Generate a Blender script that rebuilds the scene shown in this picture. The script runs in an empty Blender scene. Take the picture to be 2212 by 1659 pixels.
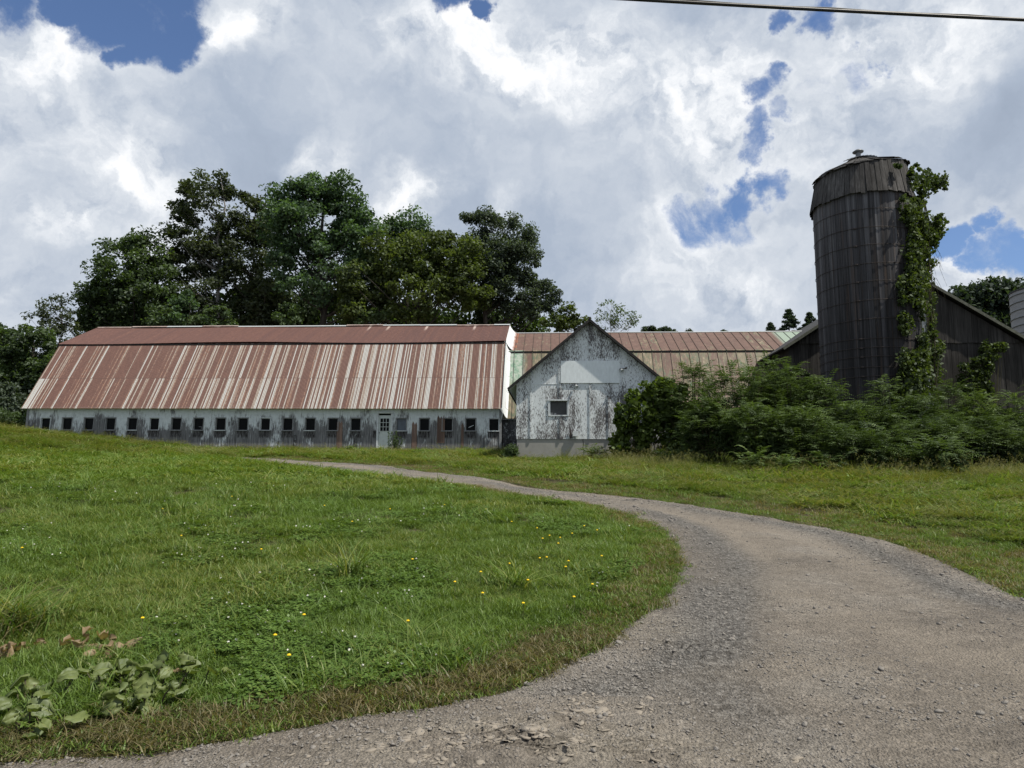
import bpy, math, random
import numpy as np
from mathutils import Matrix, Vector
# ------------------------------------------------------------------ camera, world, sun
C = bpy.context.scene
COL = C.collection
R = math.radians
FPX = 1533.9                                   # focal length in pixels of a 2212 x 1659 picture
cam = bpy.data.cameras.new('camera'); cam.sensor_width = 36; cam.lens = FPX / 2212 * 36
cam.clip_start = .05; cam.clip_end = 3000
camo = bpy.data.objects.new('camera', cam); COL.objects.link(camo)
CAMM = Matrix.Translation((0, 0, 1.6)) @ Matrix.Rotation(R(97.1), 4, 'X') @ Matrix.Rotation(R(.35), 4, 'Z')
camo.matrix_world = CAMM
C.camera = camo
C.view_settings.view_transform = 'Standard'; C.view_settings.look = 'None'
C.view_settings.exposure = .45; C.view_settings.gamma = 1; C.view_settings.use_curve_mapping = False
C.cycles.max_bounces = 6; C.cycles.diffuse_bounces = 3; C.cycles.glossy_bounces = 2; C.cycles.transmission_bounces = 3
C.cycles.transparent_max_bounces = 6

CM = np.array(CAMM); CP = CM[:3, 3]
def ray(px, py):
    d = CM[:3, :3] @ np.array([(px - 1106) / FPX, (829.5 - py) / FPX, -1.0])
    return d / np.linalg.norm(d)
def P(px, py, Y):                               # the point at distance Y (along +Y) seen at a place in the picture
    d = ray(px, py); return CP + d * (Y / d[1])

TOSUN = Vector((.98, -.40, 1.89)).normalized()
sun = bpy.data.lights.new('sun', 'SUN'); sun.energy = 4.6; sun.angle = R(.6); sun.color = (1, .94, .82)
suno = bpy.data.objects.new('sun', sun); COL.objects.link(suno)
suno.rotation_euler = TOSUN.to_track_quat('Z', 'Y').to_euler()

class NT:                                       # short-hand for building node trees
    def __init__(s, tree): s.t = tree; tree.nodes.clear()
    def n(s, kind, **kw):
        nd = s.t.nodes.new(kind)
        for k, v in kw.items():
            if k[0] == '_':
                key = k[1:]; key = int(key) if key.isdigit() else key.replace('_', ' ')
                sock = nd.inputs[key]
                if hasattr(v, 'is_output'): s.t.links.new(v, sock)
                else: sock.default_value = v
            else: setattr(nd, k, v)
        return nd
    def link(s, a, b): s.t.links.new(a, b)
    def math(s, op, a, b=0.0, c=0.0, clamp=False):
        return s.n('ShaderNodeMath', operation=op, use_clamp=clamp, _0=a, _1=b, _2=c).outputs[0]
    def vmath(s, op, a, b=(0, 0, 0), scale=None):
        nd = s.n('ShaderNodeVectorMath', operation=op, _0=a)
        if op == 'SCALE':
            if hasattr(scale, 'is_output'): s.link(scale, nd.inputs['Scale'])
            else: nd.inputs['Scale'].default_value = scale
        else:
            if hasattr(b, 'is_output'): s.link(b, nd.inputs[1])
            else: nd.inputs[1].default_value = b
        return nd.outputs['Value'] if op in ('DISTANCE', 'DOT_PRODUCT', 'LENGTH') else nd.outputs[0]
    def noise(s, vec, scale, detail=4, rough=.55, dist=0.0, out=0):
        nd = s.n('ShaderNodeTexNoise', _Scale=scale, _Detail=detail, _Roughness=rough, _Distortion=dist)
        s.link(vec, nd.inputs['Vector']); return nd.outputs[out]
    def ramp(s, fac, stops, interp='LINEAR'):
        nd = s.n('ShaderNodeValToRGB'); s.link(fac, nd.inputs[0]); cr = nd.color_ramp; cr.interpolation = interp
        while len(cr.elements) < len(stops): cr.elements.new(.5)
        for e, (p, c) in zip(cr.elements, stops):
            e.position = p; e.color = (c[0], c[1], c[2], 1) if hasattr(c, '__len__') else (c, c, c, 1)
        return nd.outputs[0]
    def mrange(s, v, a, b, c=0.0, d=1.0, smooth=True):
        return s.n('ShaderNodeMapRange', interpolation_type='SMOOTHSTEP' if smooth else 'LINEAR', clamp=True,
                   _0=v, _1=a, _2=b, _3=c, _4=d).outputs[0]
    def mix(s, f, a, b, blend='MIX'):
        nd = s.n('ShaderNodeMix', data_type='RGBA', blend_type=blend)
        for i, v in ((0, f), (6, a), (7, b)):
            if hasattr(v, 'is_output'): s.link(v, nd.inputs[i])
            else: nd.inputs[i].default_value = v if i == 0 else (v[0], v[1], v[2], 1)
        return nd.outputs[2]
    def xyz(s, vec):
        o = s.n('ShaderNodeSeparateXYZ', _0=vec).outputs; return o[0], o[1], o[2]
    def comb(s, x, y, z): return s.n('ShaderNodeCombineXYZ', _0=x, _1=y, _2=z).outputs[0]
    def scalev(s, vec, sc): return s.vmath('MULTIPLY', vec, sc)

# ---- sky: Nishita blue with cumulus laid out by direction
W = bpy.data.worlds.new('World'); C.world = W; W.use_nodes = True
w = NT(W.node_tree)
D = w.n('ShaderNodeTexCoord').outputs['Generated']
sky = w.n('ShaderNodeTexSky', sky_type='NISHITA', sun_disc=False, sun_elevation=math.asin(TOSUN.z),
          sun_rotation=math.atan2(TOSUN.x, TOSUN.y), altitude=300, air_density=1.0, dust_density=.6, ozone_density=2.0).outputs[0]
n1 = w.noise(D, 5.5, 9, .60, 0, 1)
n1 = w.vmath('SUBTRACT', n1, (.5, .5, .5))
D1 = w.vmath('ADD', D, w.vmath('SCALE', n1, scale=.16))
def rad(r): return r / FPX
def blobsum(vec, blobs, op):
    acc = None
    for (x, y, r, wt) in blobs:
        c = ray(x, y); k = FPX / math.hypot(FPX, math.hypot(x - 1106, y - 829.5))
        dd = w.vmath('DISTANCE', vec, tuple(c))
        if op == 'MAXIMUM': v = w.mrange(dd, rad(r) * k * 1.25, rad(r) * k * .35, 0, wt)
        else: v = w.mrange(dd, rad(r) * k * 1.5, 0, 0, wt)
        acc = v if acc is None else w.math(op, acc, v)
    return acc
HOLES = [(300, 40, 140, 1), (190, 15, 120, 1), (85, 0, 74, 1), (255, 125, 62, 1), (375, 55, 88, 1), (340, 100, 70, 1), (-60, -80, 140, 1), (300, -80, 150, 1),
         (1000, -18, 80, 1), (1000, -110, 150, 1), (1075, 18, 36, 1), (1785, 0, 62, .95), (1700, 18, 38, .80), (1590, 30, 46, .62), (1900, 110, 40, .6), (1850, 60, 36, .66),
         (1690, 178, 50, .80), (1650, 205, 56, .86), (1710, 250, 46, .78), (1645, 282, 52, .80), (1640, 330, 46, .70), (1668, 395, 60, .88), (1625, 428, 60, .80), (1550, 447, 70, .74),
         (1490, 476, 70, .64), (1600, 490, 60, .58), (1560, 480, 60, .6), (1840, 150, 60, .5), (1780, 200, 50, .46), (2060, 512, 58, .95), (2130, 470, 56, 1), (2190, 520, 76, 1), (2120, 545, 56, .9), (2250, 560, 60, .8)]
n3 = w.vmath('SUBTRACT', w.noise(D, 13, 8, .66, 0, 1), (.5, .5, .5))
D3 = w.vmath('ADD', D1, w.vmath('SCALE', n3, scale=.055))
H = blobsum(D3, HOLES, 'MAXIMUM')
n2 = w.noise(D, 3.2, 5, .5, .3)
LUM = [(1010, 75, 110, .36), (1130, 110, 110, .34), (1250, 150, 100, .30), (860, 60, 90, .22), (470, 70, 65, .36), (530, 20, 80, .26), (60, 120, 80, .30), (-20, 130, 90, .25), (130, 120, 70, .25),
       (905, 420, 62, .42), (850, 440, 70, .26), (690, 325, 70, .26), (620, 340, 40, .2), (330, 430, 85, .28), (150, 505, 60, .34), (225, 405, 45, .30), (575, 420, 45, .34), (330, 540, 90, .18),
       (1400, 300, 150, .20), (1560, 330, 110, .28), (1480, 170, 130, .24), (1600, 130, 110, .28), (1750, 300, 130, .18), (1450, 560, 120, .20), (1600, 640, 120, .20), (1330, 80, 100, .2),
       (1900, 60, 140, .24), (2080, 130, 150, .24), (2120, 590, 110, .22), (1080, 435, 40, .24), (1005, 290, 36, .2), (100, 330, 170, .14), (300, 300, 150, .12), (40, 620, 140, .12),
       (540, 250, 150, -.14), (800, 250, 130, -.06), (480, 420, 130, -.08), (1000, 400, 160, -.08), (1150, 500, 170, -.06), (80, 540, 120, -.08), (2150, 250, 130, -.26), (2180, 190, 80, -.12), (1300, 420, 140, -.06)]
D2 = w.vmath('ADD', D, w.vmath('SCALE', n1, scale=.20)); D2 = w.vmath('ADD', D2, w.vmath('SCALE', n3, scale=.05))
L = blobsum(D2, LUM, 'ADD')
fr0 = w.noise(D2, 7.0, 8, .56, .0); fr1 = w.noise(w.vmath('ADD', D2, (.018, -.004, .026)), 7.0, 8, .56, .0)
relief = w.math('MULTIPLY', w.math('SUBTRACT', fr0, fr1), w.mrange(L, -.1, .35, .45, 2.3))
n4 = w.noise(w.vmath('ADD', D, w.vmath('SCALE', n1, scale=.06)), 15, 9, .68, .2)
H = w.math('ADD', H, w.math('MULTIPLY', w.math('SUBTRACT', n4, .5), w.mrange(H, .02, .5, 0, 1.15)), clamp=True)
edge = w.math('MULTIPLY', H, w.math('SUBTRACT', 1.0, H))
lum = w.math('ADD', L, w.math('MULTIPLY', w.math('SUBTRACT', n2, .5), .38))
fq0 = w.noise(D2, 21.0, 6, .6, .0); fq1 = w.noise(w.vmath('ADD', D2, (.007, -.002, .010)), 21.0, 6, .6, .0)
relief = w.math('ADD', relief, w.math('MULTIPLY', w.math('SUBTRACT', fq0, fq1), w.mrange(L, .05, .4, .08, 1.0)))
lum = w.math('ADD', lum, relief)
lum = w.math('ADD', lum, w.math('MULTIPLY', w.math('SUBTRACT', fr0, .5), w.mrange(L, -.1, .4, .10, .32)))
lum = w.math('ADD', lum, w.math('MULTIPLY', edge, .45))
lum = w.math('ADD', w.math('MULTIPLY', lum, .90), .44)
cl = w.ramp(lum, [(0, (.25, .305, .40)), (.33, (.40, .465, .57)), (.60, (.64, .685, .75)), (.82, (.85, .875, .91)), (1, (.96, .965, .975))])
alpha = w.math('SUBTRACT', 1.0, w.mrange(H, .34, .92))
skyc = w.vmath('MULTIPLY', sky, (.74, .80, .92))
cloud = w.vmath('SCALE', cl, scale=7.8)
bg = w.n('ShaderNodeBackground', _0=w.mix(alpha, skyc, cloud), _1=.1)
w.n('ShaderNodeOutputWorld', _0=bg.outputs[0])
W.cycles.sampling_method = 'MANUAL'; W.cycles.sample_map_resolution = 512

# ------------------------------------------------------------------ helpers
rng = np.random.default_rng(7)
def sstep(a, b, x):
    t = np.clip((x - a) / (b - a), 0, 1); return t * t * (3 - 2 * t)
def _h(ix, iy, s):
    v = np.sin(ix * 127.1 + iy * 311.7 + s * 74.7) * 43758.5453; return v - np.floor(v)
def vnoise(x, y, s=0):
    x = np.asarray(x, float); y = np.asarray(y, float)
    ix = np.floor(x); iy = np.floor(y); fx = x - ix; fy = y - iy
    fx = fx * fx * (3 - 2 * fx); fy = fy * fy * (3 - 2 * fy)
    return (_h(ix, iy, s) * (1 - fx) + _h(ix + 1, iy, s) * fx) * (1 - fy) + (_h(ix, iy + 1, s) * (1 - fx) + _h(ix + 1, iy + 1, s) * fx) * fy
def G(x, y):                                    # height of the land
    x = np.asarray(x, float); y = np.asarray(y, float)
    yc = np.clip(y, 0, 60)
    b = np.where(yc < 20, .075 * yc, 1.5 + .0605 * (yc - 20)) + np.clip(y - 60, 0, 400) * .03
    b = b + .098 * np.clip(-17.0 - x, 0, 13) * sstep(20, 40, y)
    b = b + .05 * (vnoise(x / 2.3, y / 2.3, 1) - .5) + .025 * (vnoise(x / .7, y / .7, 2) - .5)
    b = b + 34 * sstep(120, 230, y) * sstep(20, 110, x - (y - 150) * .15) + 16 * sstep(90, 200, y) * sstep(-20, -90, x)
    return b
def gp(px, py):                                 # the point on the land seen at a place in the picture
    d = ray(px, py); lo, hi = .5, .5
    while hi < 200:
        p = CP + d * hi
        if p[2] < G(p[0], p[1]): break
        lo = hi; hi *= 1.03
    for _ in range(30):
        m = (lo + hi) / 2; p = CP + d * m
        if p[2] < G(p[0], p[1]): hi = m
        else: lo = m
    p = CP + d * hi; return np.array([p[0], p[1], float(G(p[0], p[1]))])

def setp(o, label=None, cat=None, group=None, kind=None):
    for k, v in (('label', label), ('category', cat), ('group', group), ('kind', kind)):
        if v: o[k] = v
    return o
def empty(name, loc, rz=0, label=None, cat=None, group=None):
    o = bpy.data.objects.new(name, None); COL.objects.link(o); o.location = loc; o.rotation_euler = (0, 0, rz)
    o.empty_display_size = .1
    return setp(o, label, cat, group)
def link(me, name, parent=None):
    o = bpy.data.objects.new(name, me); COL.objects.link(o)
    if parent is not None: o.parent = parent
    return o
class MB:                                       # gathers shapes into one mesh
    def __init__(s): s.v = []; s.f = []; s.mi = []
    def quad(s, a, b, c, d, mi=0):
        i = len(s.v); s.v += [tuple(map(float, p)) for p in (a, b, c, d)]; s.f.append((i, i + 1, i + 2, i + 3)); s.mi.append(mi)
    def poly(s, pts, mi=0):
        i = len(s.v); s.v += [tuple(map(float, p)) for p in pts]; s.f.append(tuple(range(i, i + len(pts)))); s.mi.append(mi)
    def box(s, x0, x1, y0, y1, z0, z1, mi=0):
        p = [(x, y, z) for z in (z0, z1) for y in (y0, y1) for x in (x0, x1)]; i = len(s.v); s.v += p
        for f in ((0, 2, 3, 1), (4, 5, 7, 6), (0, 1, 5, 4), (2, 6, 7, 3), (0, 4, 6, 2), (1, 3, 7, 5)):
            s.f.append(tuple(i + k for k in f)); s.mi.append(mi)
    def slab(s, pts, n, t, mi=0):               # a polygon pushed out by thickness t along n
        n = np.array(n, float); a = [np.array(p, float) for p in pts]; b = [p + n * t for p in a]; k = len(a)
        s.poly(a[::-1], mi); s.poly(b, mi)
        for q in range(k): s.quad(a[q], a[(q + 1) % k], b[(q + 1) % k], b[q], mi)
    def bar(s, a, b, w, h, up=(0, 0, 1), mi=0):
        a = Vector(a); b = Vector(b); d = (b - a).normalized(); sd = d.cross(Vector(up)).normalized(); u = sd.cross(d)
        c = [a + sd * (i * w / 2) + u * (j * h / 2) for i, j in ((-1, -1), (1, -1), (1, 1), (-1, 1))]
        e = [p + (b - a) for p in c]
        s.quad(*c[::-1], mi); s.quad(*e, mi)
        for q in range(4): s.quad(c[q], c[(q + 1) % 4], e[(q + 1) % 4], e[q], mi)
    def tube(s, pts, r, n=8, mi=0, cap=True):
        pts = [Vector(p) for p in pts]; rs = r if hasattr(r, '__len__') else [r] * len(pts); base = len(s.v)
        ref = Vector((0, 0, 1))
        d0 = (pts[-1] - pts[0]).normalized()
        if abs(d0.z) > .9: ref = Vector((1, 0, 0))
        for k, p in enumerate(pts):
            d = (pts[min(k + 1, len(pts) - 1)] - pts[max(k - 1, 0)]).normalized()
            a = d.cross(ref).normalized(); b = d.cross(a)
            for q in range(n):
                t = 2 * math.pi * q / n; s.v.append(tuple(p + (a * math.cos(t) + b * math.sin(t)) * rs[k]))
        for k in range(len(pts) - 1):
            for q in range(n):
                s.f.append((base + k * n + q, base + k * n + (q + 1) % n, base + (k + 1) * n + (q + 1) % n, base + (k + 1) * n + q)); s.mi.append(mi)
        if cap:
            s.f.append(tuple(base + q for q in range(n))[::-1]); s.mi.append(mi)
            e = base + (len(pts) - 1) * n; s.f.append(tuple(e + q for q in range(n))); s.mi.append(mi)
    def lathe(s, prof, n=48, c=(0, 0), jit=None, a0=0, a1=2 * math.pi, mi=0):
        base = len(s.v); full = abs(a1 - a0 - 2 * math.pi) < 1e-6; m = n if full else n + 1
        for k, (r, z) in enumerate(prof):
            for q in range(m):
                t = a0 + (a1 - a0) * q / n; dr, dz = jit(k, q, t) if jit else (0, 0)
                s.v.append((c[0] + (r + dr) * math.cos(t), c[1] + (r + dr) * math.sin(t), z + dz))
        for k in range(len(prof) - 1):
            for q in range(n):
                a = base + k * m + q; b = base + k * m + (q + 1) % m
                s.f.append((a, b, b + m, a + m)); s.mi.append(mi)
    def build(s, name, mats, parent=None, smooth=False):
        me = bpy.data.meshes.new(name); me.from_pydata(s.v, [], s.f); me.update()
        for m in (mats if isinstance(mats, (list, tuple)) else [mats]): me.materials.append(m)
        if any(s.mi): me.polygons.foreach_set('material_index', s.mi)
        if smooth: me.polygons.foreach_set('use_smooth', [True] * len(me.polygons))
        return link(me, name, parent)
def npmesh(name, V, F, mats, parent=None, tint=None, mi=None, smooth=False, linkit=True):
    V = np.ascontiguousarray(V, np.float32); F = np.ascontiguousarray(F, np.int32); k = F.shape[1]
    me = bpy.data.meshes.new(name); me.vertices.add(len(V)); me.vertices.foreach_set('co', V.ravel())
    me.loops.add(F.size); me.loops.foreach_set('vertex_index', F.ravel())
    me.polygons.add(len(F)); me.polygons.foreach_set('loop_start', np.arange(0, F.size, k, dtype=np.int32))
    for m in (mats if isinstance(mats, (list, tuple)) else [mats]): me.materials.append(m)
    if mi is not None: me.polygons.foreach_set('material_index', np.ascontiguousarray(mi, np.int32))
    if smooth: me.polygons.foreach_set('use_smooth', np.ones(len(F), bool))
    if tint is not None:
        at = me.attributes.new('tint', 'FLOAT', 'POINT'); at.data.foreach_set('value', np.ascontiguousarray(tint, np.float32))
    me.update(calc_edges=True); me.validate()
    return link(me, name, parent) if linkit else me

# ------------------------------------------------------------------ materials
def mat(name):
    m = bpy.data.materials.new(name); m.use_nodes = True; t = NT(m.node_tree)
    out = t.n('ShaderNodeOutputMaterial'); return m, t, out
def finish(t, out, col, rough=.8, bump=None, bstr=.3, bdist=.02, spec=.25, metal=0.0):
    b = t.n('ShaderNodeBsdfPrincipled')
    for i, v in (('Base Color', col), ('Roughness', rough), ('Metallic', metal)):
        if hasattr(v, 'is_output'): t.link(v, b.inputs[i])
        else: b.inputs[i].default_value = (*v, 1) if hasattr(v, '__len__') else v
    b.inputs['Specular IOR Level'].default_value = spec
    if bump is not None:
        bp = t.n('ShaderNodeBump', _Strength=bstr, _Distance=bdist, _Height=bump); t.link(bp.outputs[0], b.inputs['Normal'])
    t.link(b.outputs[0], out.inputs[0]); return b
def ocoord(t): return t.n('ShaderNodeTexCoord').outputs['Object']
def wpos(t): return t.n('ShaderNodeNewGeometry').outputs['Position']
def simple(name, col, rough=.7, var=.25, scale=6, spec=.25, metal=0.0, stretch=(1, 1, 1)):
    m, t, o = mat(name); p = t.scalev(ocoord(t), stretch)
    nz = t.noise(p, scale, 6, .65); k = t.mrange(nz, .25, .75, 1 - var, 1 + var, False)
    finish(t, o, t.vmath('SCALE', (*col,) if 0 else t.n('ShaderNodeRGB').outputs[0], scale=k), rough, nz, .25, .01, spec, metal)
    for n in m.node_tree.nodes:
        if n.type == 'RGB': n.outputs[0].default_value = (*col, 1)
    return m
def leafmat(name, ca, cb, cc=None, trans=.42, gloss=.03, blotch=0):
    m, t, o = mat(name)
    at = t.n('ShaderNodeAttribute', attribute_name='tint').outputs['Fac']
    nz = t.noise(wpos(t), .55, 3, .5)
    f = t.math('ADD', t.math('MULTIPLY', at, .75), t.math('MULTIPLY', t.math('SUBTRACT', nz, .5), .7))
    if blotch: f = t.math('ADD', f, t.math('MULTIPLY', t.math('SUBTRACT', t.noise(wpos(t), 38, 5, .7), .5), blotch))
    st = [(0, ca), (.75, cb)] if cc is None else [(0, ca), (.7, cb), (1, cc)]
    c = t.ramp(f, st)
    d = t.n('ShaderNodeBsdfDiffuse', _0=c)
    tr = t.n('ShaderNodeBsdfTranslucent', _0=t.vmath('MULTIPLY', c, (1.25, 1.35, .6)))
    g = t.n('ShaderNodeBsdfGlossy', _0=(.7, .75, .8, 1), _Roughness=.6)
    m1 = t.n('ShaderNodeMixShader', _0=trans, _1=d.outputs[0], _2=tr.outputs[0])
    m2 = t.n('ShaderNodeMixShader', _0=gloss, _1=m1.outputs[0], _2=g.outputs[0])
    t.link(m2.outputs[0], o.inputs[0]); return m

def corrugated(upper):
    m, t, o = mat('rusty_corrugated_upper' if upper else 'rusty_corrugated_lower')
    p = ocoord(t); x, y, z = t.xyz(p)
    rust = t.ramp(t.noise(t.scalev(p, (1, .5, .3)), 9, 6, .7), [(.25, (.060, .026, .021)), (.55, (.094, .043, .034)), (.8, (.140, .072, .054))])
    if upper:
        str_ = t.noise(t.comb(t.math('MULTIPLY', x, 6.0), t.math('MULTIPLY', y, .15), 0.0), 1, 3, .6)
        c = t.mix(t.mrange(str_, .42, .62, 0, .6), rust, (.065, .030, .027))
        ed = t.mrange(t.math('ADD', y, t.math('MULTIPLY', t.noise(t.comb(x, 0.0, 0.0), .9, 3, .8), .5)), 5.95, 6.1, 0, .7)
        c = t.mix(ed, c, (.42, .36, .33))
        strk = t.math('MULTIPLY', t.mrange(t.noise(t.comb(t.math('MULTIPLY', x, 1.6), 0.0, 3.0), 1, 0), .70, .74), t.mrange(y, 4.6, 5.5))
        c = t.mix(t.math('MULTIPLY', strk, t.mrange(x, -14, -6, 0, .6)), c, (.5, .42, .38))
    else:
        row = t.math('GREATER_THAN', z, 6.98 - 2.9)                          # two rows of sheets
        xs = t.math('DIVIDE', t.math('ADD', x, t.math('MULTIPLY', row, .04)), .70)
        fr = t.math('FRACT', xs); sid = t.math('FLOOR', xs)
        lapw = t.n('ShaderNodeTexWhiteNoise', noise_dimensions='2D', _Vector=t.comb(sid, row, 0.0)).outputs[0]
        lap = t.math('LESS_THAN', fr, t.math('ADD', .07, t.math('MULTIPLY', lapw, .13)))
        cor = t.math('FLOOR', t.math('DIVIDE', x, .0762))
        wn = t.n('ShaderNodeTexWhiteNoise', noise_dimensions='2D', _Vector=t.comb(cor, 7.0, 0.0)).outputs[0]
        med = t.noise(t.comb(t.math('MULTIPLY', x, 3.1), t.math('MULTIPLY', row, .35), t.math('MULTIPLY', z, .10)), 1, 2, .6)
        lowf = t.noise(t.comb(t.math('MULTIPLY', x, .45), t.math('MULTIPLY', row, 9.0), t.math('MULTIPLY', z, .12)), 1, 2, .5)
        side = t.mrange(t.math('SUBTRACT', x, t.math('MULTIPLY', row, 5.0)), -24, -13, -.21, -.02, False)
        endw = t.math('MULTIPLY', t.mrange(x, -26.6, -27.4), t.mrange(row, 1, 0))
        f = t.math('ADD', t.math('MULTIPLY', wn, .60), t.math('MULTIPLY', med, .40))
        f = t.math('ADD', f, t.math('MULTIPLY', t.math('SUBTRACT', lowf, .5), .35))
        f = t.math('ADD', t.math('ADD', f, side), t.math('MULTIPLY', endw, .4))
        f = t.math('ADD', f, t.math('MULTIPLY', lap, .32))
        wear = t.noise(t.comb(t.math('MULTIPLY', x, 14.0), 0.0, t.math('MULTIPLY', z, 7.0)), 1, 4, .7)
        f = t.math('ADD', f, t.math('MULTIPLY', t.math('SUBTRACT', wear, .5), .36))
        pale = t.ramp(t.noise(t.scalev(p, (8, 1, 3)), 3, 4, .7), [(.3, (.215, .165, .13)), (.62, (.305, .28, .25))])
        c = t.mix(t.mrange(f, .43, .64), rust, t.mix(t.mrange(f, .58, .78), pale, (.36, .372, .37)))
        val = t.math('LESS_THAN', t.math('FRACT', t.math('DIVIDE', x, .0762)), .36)
        c = t.mix(t.math('MULTIPLY', val, t.mrange(wear, .3, .6, .35, .85)), c, t.mix(.5, rust, (.16, .07, .045)))
        edge = t.math('ABSOLUTE', t.math('SUBTRACT', f, .51))
        c = t.mix(t.mrange(edge, .035, 0, 0, .45), c, (.24, .10, .05))
        ln = t.math('LESS_THAN', t.math('ABSOLUTE', t.math('SUBTRACT', t.math('ADD', z, t.math('MULTIPLY', t.noise(t.comb(sid, 0.0, 0.0), 3.3, 0), .05)), 7.005 - 2.9)), .016)
        c = t.mix(t.math('MULTIPLY', ln, .7), c, (.06, .03, .025))
    finish(t, o, c, .62, t.noise(p, 30, 4), .1, .004, .3)
    return m
def standing_seam():
    m, t, o = mat('faded_red_green_metal')
    p = ocoord(t); x, y, z = t.xyz(p)
    up = t.math('GREATER_THAN', y, 2.38)
    pan = t.math('FLOOR', t.math('DIVIDE', x, .54))
    wn = t.n('ShaderNodeTexWhiteNoise', noise_dimensions='2D', _Vector=t.comb(pan, up, 0.0)).outputs[0]
    pw = t.noise(t.comb(t.math('MULTIPLY', x, 3.4), y, t.math('MULTIPLY', z, .6)), 1.3, 8, .76)
    f = t.math('ADD', t.math('ADD', pw, t.math('MULTIPLY', t.math('SUBTRACT', wn, .5), .22)), t.math('MULTIPLY', up, -.17))
    red = t.ramp(t.noise(p, 3, 5, .7), [(.3, (.080, .045, .036)), (.7, (.135, .080, .062))])
    grn = t.ramp(t.noise(t.scalev(p, (3, 1, 1)), 2.3, 6, .75), [(.36, (.06, .105, .07)), (.44, (.11, .115, .07)), (.54, (.17, .135, .09)), (.62, (.24, .20, .14)), (.74, (.34, .34, .28))])
    c = t.mix(t.mrange(f, .40, .52), red, grn)
    leftg = t.math('MULTIPLY', t.mrange(x, 1.3, .9), t.math('SUBTRACT', 1.0, up))
    pg = t.ramp(t.noise(p, 4, 6, .75), [(.38, (.10, .22, .15)), (.5, (.27, .33, .27)), (.7, (.42, .45, .42))])
    c = t.mix(t.math('MULTIPLY', leftg, t.mrange(z, 3.2, 4.2)), c, pg)
    endg = t.math('MULTIPLY', t.mrange(x, 16.4, 16.8), up)
    c = t.mix(endg, c, (.21, .265, .22))
    fr = t.math('FRACT', t.math('DIVIDE', x, .54)); e = t.math('LESS_THAN', t.math('ABSOLUTE', t.math('SUBTRACT', fr, .5)), .46)
    c = t.mix(t.math('SUBTRACT', 1.0, e), c, t.mix(.6, c, (.04, .03, .025)))
    finish(t, o, c, .6, t.noise(p, 12, 4), .12, .006, .3); return m
def barn_wall():
    m, t, o = mat('peeling_white_barn_boards')
    p = ocoord(t); x, y, z = t.xyz(p)
    st = t.noise(t.scalev(p, (9, 4, 1.6)), 1.6, 7, .72)
    big = t.noise(t.scalev(p, (1.3, 1, .7)), .75, 4, .6)
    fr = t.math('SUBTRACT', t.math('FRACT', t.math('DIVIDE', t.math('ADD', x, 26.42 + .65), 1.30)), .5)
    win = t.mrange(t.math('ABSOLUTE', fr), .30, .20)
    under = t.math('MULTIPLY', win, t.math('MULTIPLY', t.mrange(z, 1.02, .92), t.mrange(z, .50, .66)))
    hgt = t.mrange(z, 2.2, .5, -.06, .27, False)
    f = t.math('ADD', t.math('MULTIPLY', st, .9), t.math('MULTIPLY', t.math('SUBTRACT', big, .5), 1.15))
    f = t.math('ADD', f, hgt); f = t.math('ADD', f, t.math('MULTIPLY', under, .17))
    white = t.ramp(t.noise(p, 5, 5, .7), [(.3, (.50, .54, .565)), (.7, (.66, .70, .725))])
    grey = t.ramp(t.noise(t.scalev(p, (14, 4, .7)), 1.5, 6, .7), [(.3, (.045, .044, .046)), (.5, (.140, .139, .145)), (.72, (.32, .325, .335))])
    c = t.mix(t.mrange(f, .46, .66), white, grey)
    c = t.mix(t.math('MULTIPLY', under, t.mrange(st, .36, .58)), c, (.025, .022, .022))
    bd = t.math('FRACT', t.math('DIVIDE', x, .1625)); jn = t.math('LESS_THAN', bd, .07)
    c = t.mix(t.math('MULTIPLY', jn, t.mrange(z, 1.3, .3, .1, .75)), c, (.03, .03, .03))
    finish(t, o, c, .85, st, .35, .012, .15); return m
def peeling(name, wht=(.69, .73, .755), dens=0.0):
    m, t, o = mat(name)
    p = ocoord(t); x, y, z = t.xyz(p)
    fl = t.noise(t.scalev(p, (19, 6, 4.6)), 1.8, 6, .70, .6)
    big = t.noise(t.scalev(p, (1.6, 1, .55)), 1.15, 4, .6)
    pan = t.math('FLOOR', t.math('DIVIDE', x, .62))
    wn = t.n('ShaderNodeTexWhiteNoise', noise_dimensions='1D', _W=pan).outputs[0]
    low = t.mrange(z, 3.6, 2.5, .022, .085)
    gab = t.math('MULTIPLY', t.mrange(z, 4.3, 4.5, 0, .05), t.mrange(t.math('ABSOLUTE', t.math('SUBTRACT', x, 3.1)), 1.4, 1.2))
    f = t.math('ADD', fl, t.math('MULTIPLY', t.math('SUBTRACT', big, .5), .55))
    f = t.math('ADD', f, t.math('MULTIPLY', t.math('SUBTRACT', wn, .5), .06))
    f = t.math('ADD', t.math('ADD', f, low), t.math('ADD', gab, dens - .012))
    white = t.ramp(t.noise(t.scalev(p, (3, 1, 1)), 4, 6, .7), [(.3, tuple(.82 * v for v in wht)), (.7, wht)])
    wood = t.ramp(t.noise(t.scalev(p, (12, 1, 1)), 3, 5, .7), [(.3, (.055, .05, .05)), (.7, (.17, .16, .165))])
    c = t.mix(t.mrange(f, .555, .60), white, wood)
    c = t.mix(t.mrange(big, .5, .85, 0, .22), c, t.mix(.5, c, (.30, .33, .36)))
    finish(t, o, c, .75, fl, .25, .006, .2); return m
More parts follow.
